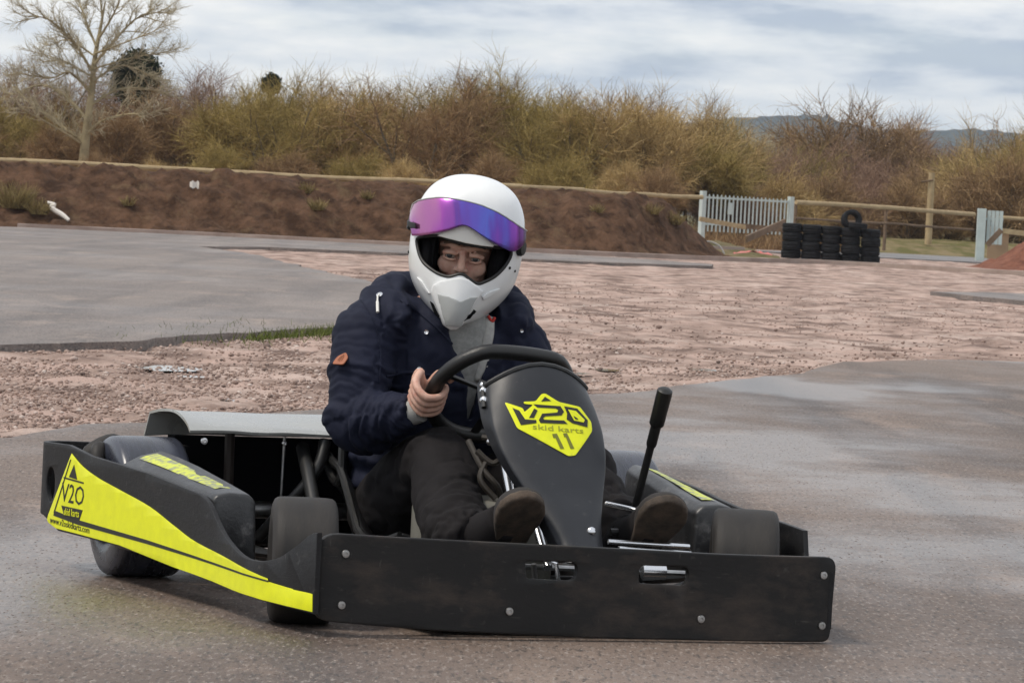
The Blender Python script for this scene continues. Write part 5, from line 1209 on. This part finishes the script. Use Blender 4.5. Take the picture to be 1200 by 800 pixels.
rs_, re_, ls_, le_ = [Vector(J[k]) for k in ('rs', 're', 'ls', 'le')]
def seg_t(p, a, b):
    d = b-a; t = max(0, min(1, (p-a).dot(d)/d.dot(d))); return t, (p-a-d*t).length
def jfold(c, n):
    p = Vector(c)
    w = Vector((fbm(p*5), fbm(p*5+Vector((9, 3, 1))), fbm(p*5+Vector((2, 7, 5)))))*0.05
    t1, d1 = seg_t(p, rs_, re_); t2, d2 = seg_t(p, re_, rw); t3, d3 = seg_t(p, ls_, le_)
    q = p+w
    arm = min(d1, d2) < 0.105 and p.x < -0.075
    if arm:
        if d1 <= d2: ax = t1*0.22; near = 0.35+0.65*smooth01(0.3, 0.95, t1); ctr = rs_.lerp(re_, t1)
        else: ax = 0.22+t2*0.22; near = 1-0.5*smooth01(0.3, 0.95, t2); ctr = re_.lerp(rw, t2)
        rel = p-ctr; th = atan2(rel.z+rel.y*0.3, rel.x)
        k = ax*30+1.3*sin(th*1.0+ax*9)+w.x*22
        a_ = noise.noise(Vector((k, th*0.55, w.y*8))); b_ = noise.noise(Vector((ax*55+w.z*30, th*1.3, 3.0)))
        d = 0.0125*near*(min(1.0, abs(a_)*1.6)-0.42) + 0.0050*(min(1.0, abs(b_)*1.5)-0.35)
    else:
        a_ = noise.noise(Vector((q.x*9+q.z*5, q.y*6, q.z*7-q.x*4))); b_ = noise.noise(Vector((q.x*21-q.z*9, q.y*14, q.z*16+q.x*10))+Vector((4, 4, 4)))
        d = 0.010*(min(1.0, abs(a_)*1.6)-0.42) + 0.0042*(min(1.0, abs(b_)*1.5)-0.35)
        if p.z < 0.36: d += 0.007*sin((p.z+0.22*w.x+0.04*sin(p.x*9))*100)*smooth01(0.38, 0.30, p.z)
    return d*1.15
displace(jk, jfold)
jk = evald(jk, [('SMOOTH', dict(iterations=1, factor=0.35))])
JB = bvh(jk)
jacket = link('jacket', pl(jk), NAVY, person, True)
CAML = Matrix.Rotation(-TH, 4, 'Z') @ (Vector((0, 0, CH))-KO)
def prob(px, py, B=None):
    d = fw+CR*((px-600)/5200)-CU*((py-400)/5200); d = (Matrix.Rotation(-TH, 4, 'Z') @ d).normalized()
    h = (B or JB).ray_cast(CAML, d)
    return h[0], (h[1] if h[1].dot(d) < 0 else -h[1]) if h[0] else None
def jpart(mb, nm, m, parent=jacket):
    me = mb.mesh(nm) if isinstance(mb, MB) else mb; return link(nm, pl(me), m, parent, True, 40)
for px, py, r in ((500, 389, 0.0062), (491, 431, 0.0050), (553, 448, 0.0050), (611, 387, 0.0050), (545, 420, 0.004)):
    p, n = prob(px, py)
    if p: jpart(MB().lathe([(r*0.35, 0.001), (r*0.45, 0.003), (r*0.8, 0.004), (r, 0.002), (r, -0.004)], p, n, 16, False), 'snap_button', CHR)
p, n = prob(401, 422)
if p:
    t = n.cross(Vector((0, 0, 1))).normalized()*-1; b_ = n.cross(t)*-1
    if b_.z < 0: b_ = -b_
    sh = rounded([(-0.0165, -0.017), (0.0165, -0.016), (0.0165, 0.006), (0.0, 0.021), (-0.0165, 0.006)], 0.006, 3)
    me = mapv(plate2d(sh, [], 0.003, 0.0008, cuts=[-0.008, 0, 0.008]), lambda c: p+n*(c.z+0.0035)+t*c.x+b_*c.y)
    pa = jpart(me, 'sleeve_patch', LEATH)
    for q_ in (((-0.006, -0.006), (-0.004, 0.008)), ((-0.001, -0.008), (0.0, 0.013)), ((0.005, -0.006), (0.004, 0.008))):
        jpart(MB().tube([p+n*0.0055+t*q_[0][0]+b_*q_[0][1], p+n*0.0055+t*q_[1][0]+b_*q_[1][1]], 0.0007, 6), 'emblem', mat('tooled_leather', (0.16, 0.05, 0.02), rough=0.7), pa)
p, n = prob(445, 346)
if p:
    jpart(MB().lathe([(0.003, 0.002), (0.005, 0.004), (0.0075, 0.003), (0.0075, -0.003)], p, n, 16, False), 'eyelet', CHR)
    p2, n2 = prob(443, 356); p3, n3 = prob(442, 367)
    jpart(MB().tube([p+n*0.004, (p+p2)/2+n*0.010, p2+n2*0.008], 0.002, 8), 'cord', WHC); jpart(MB().tube([p2+n2*0.008, p3+n3*0.007], 0.0036, 10), 'cord_end', WHC)
# seams, pocket flap, cuffs
def seam(pts, nm='seam', r=0.0016, off=0.0008):
    q_ = cr_spline(pts, 6); L = []
    for a in q_:
        p, n = prob(*a)
        if p: L.append(p+n*off)
    if len(L) > 3: jpart(MB().tube(L, r, 6), nm, NAVY)
seam([(418, 345), (436, 372), (446, 410), (444, 448)]); seam([(452, 441), (480, 436), (505, 440), (528, 447)], 'pocket_flap', 0.0032, 0.001)
seam([(470, 352), (498, 372), (525, 398), (545, 425), (556, 452)], 'placket', 0.0030, 0.001)
w_dir = (rw-re_).normalized()
ce = re_+(rw-re_)*1.02
mb = MB().tube([ce-w_dir*0.006, ce+w_dir*0.012, ce+w_dir*0.020], [0.030, 0.028, 0.0265], 20); jpart(mb, 'cuff', SWEAT2)
le2 = le_+(lw-le_)*0.87; ld2 = (lw-le_).normalized()
jpart(MB().tube([le2-ld2*0.006, le2+ld2*0.012], [0.040, 0.034], 20), 'cuff', SWEAT2)
# ---- sweater
mb = MB().tube([(0.05, 0.76, 0.38), (0.045, 0.715, 0.47), (0.043, 0.68, 0.54), (0.046, 0.655, 0.60), (0.055, 0.645, 0.65), (0.065, 0.64, 0.69)], [0.150, 0.150, 0.140, 0.108, 0.075, 0.062], 26, ry=[0.110, 0.113, 0.110, 0.098, 0.078, 0.062], spl=5, upv=(1, 0, 0))
sw = fuse(mb.mesh('sweater'), 0.005, 4)
displace(sw, lambda c, n: 0.006*abs(noise.noise(Vector((c.x*14, c.y*10, c.z*18))))-0.001)
SB = bvh(sw)
sweater = link('sweater', pl(sw), SWEAT, person)
L = []
for px, py in cr_spline([(571, 372), (571, 390), (568, 408), (565, 425), (561, 445)], 4):
    p, n = prob(px, py, SB)
    if p: L.append(p+n*0.004)
if len(L) > 3: link('scarf_edge', pl(MB().tube(L, [0.013]*len(L), 10, ry=[0.005]*len(L), upv=(1, 0, 0)).mesh('scarf_edge')), SWEAT2, sweater)
p, n = prob(571, 376, SB)
if p: link('neck_tag', pl(MB().tube([p+n*0.008+Vector((-0.006, 0, 0.010)), p+n*0.012+Vector((0.0, 0, -0.004)), p+n*0.01+Vector((0.008, 0, 0.006))], [0.0035]*3, 8, spl=4).mesh('neck_tag')), REDC, sweater)
# ---- trousers
mb = MB()
mb.tube([(0.05, 0.84, 0.16), (0.05, 0.76, 0.17), (0.05, 0.70, 0.19)], [0.15, 0.155, 0.15], 20, ry=[0.085, 0.09, 0.09], upv=(1, 0, 0))
mb.tube(legs['r']+[(-0.075, 0.085, 0.172)], [0.105, 0.094, 0.072, 0.077, 0.078, 0.066], 22, spl=6); mb.tube(legs['l']+[(0.272, 0.085, 0.172)], [0.105, 0.090, 0.070, 0.068, 0.062, 0.056], 22, spl=6)
tr = fuse(mb.mesh('trousers'), 0.0055, 5)
kr = Vector(legs['r'][2]); kl = Vector(legs['l'][2])
def tfold(c, n):
    p = Vector(c); w = fbm(p*6)*0.08
    near = max(0, 1-min((p-kr).length, (p-kl).length)/0.2); hem = smooth01(0.34, 0.18, p.y)
    a_ = noise.noise(Vector((p.x*7+w*8, (p.y*0.75+p.z*0.35)*13+w*12, p.x*4))); b_ = noise.noise(p*17)
    return (0.0075+0.007*hem+0.004*near)*(min(1, abs(a_)*1.6)-0.35)*1.2+0.004*(min(1, abs(b_)*1.6)-0.3)
displace(tr, tfold)
link('trousers', pl(tr), TROU, person)
# ---- shoes
for pts in ([(-0.080, 0.125, 0.178), (-0.066, 0.055, 0.190), (-0.052, -0.01, 0.225)], [(0.272, 0.125, 0.178), (0.274, 0.055, 0.190), (0.273, -0.01, 0.225)]):
    link('sock', pl(MB().tube(pts, [0.050, 0.050, 0.040], 16, spl=4).mesh('sock')), TROU, person)
def shoe(heel, toe, roll):
    heel = Vector(heel); toe = Vector(toe); d = (toe-heel).normalized(); L = (toe-heel).length
    sd_ = d.cross(Vector((0, 0, 1))).normalized(); upn = sd_.cross(d).normalized()
    sd_ = (Matrix.Rotation(radians(roll), 3, d) @ sd_); upn = Matrix.Rotation(radians(roll), 3, d) @ upn
    hw = [(0, 0.012), (0.03, 0.031), (0.12, 0.037), (0.3, 0.036), (0.45, 0.040), (0.62, 0.050), (0.76, 0.054), (0.88, 0.047), (0.96, 0.028), (1.0, 0.008)]
    N_ = 24; ol = [(t*L, lerp_table(hw, t)) for t in [i/N_ for i in range(N_+1)]]
    poly = [(x, w) for x, w in ol]+[(x, -w) for x, w in reversed(ol)]
    fn = lambda c: heel+d*c.x+sd_*c.y+upn*(c.z+0.010*smooth01(0.7, 1, c.x/L))
    e = link('shoe', pl(mapv(plate2d(poly, [], 0.022, 0.006, cuts=[L*i/12 for i in range(1, 12)]), fn)), SOLE, person, True, 50)
    hh = [(0.02, 0.055), (0.15, 0.085), (0.28, 0.092), (0.42, 0.075), (0.6, 0.055), (0.78, 0.042), (0.92, 0.030), (0.985, 0.014)]
    mb = MB(); rows = []
    for t, h in cr_spline(hh, 3):
        w = lerp_table(hw, t)*0.96; row = []
        for j in range(14):
            a = pi*j/13; row.append(heel+d*t*L+sd_*w*cos(a)*(1 if sin(a) < 0.7 else 0.95)+upn*(0.008+h*max(0, sin(a))**0.75))
        rows.append(row)
    mb.grid(rows, True, True); link('upper', pl(mb.mesh('upper')), SHOE, e, True, 60)
    return e
shoe((-0.025, 0.070, 0.135), (-0.060, -0.135, 0.282), 6)
shoe((0.278, 0.070, 0.135), (0.270, -0.135, 0.280), -6)
mb = MB().tube([(0.05, 0.62, 0.56), (0.06, 0.60, 0.50)], 0.001, 6)
# ------------------------------------------------------------------ air
mb = MB().box(-3500, 3500, -60, 7200, -1.2, 140); 
hz = mb.mesh('haze'); hm_ = bpy.data.materials.new('haze_air'); hm_.use_nodes = True; t = hm_.node_tree
for n in list(t.nodes): t.nodes.remove(n)
o_ = N(t, 'ShaderNodeOutputMaterial'); vol = N(t, 'ShaderNodeVolumePrincipled'); vol.inputs['Color'].default_value = (0.74, 0.86, 1.0, 1); vol.inputs['Density'].default_value = 0.00012; vol.inputs['Anisotropy'].default_value = 0.2
t.links.new(vol.outputs[0], o_.inputs['Volume'])
tag(link('haze', hz, hm_, None, False), kind='stuff')
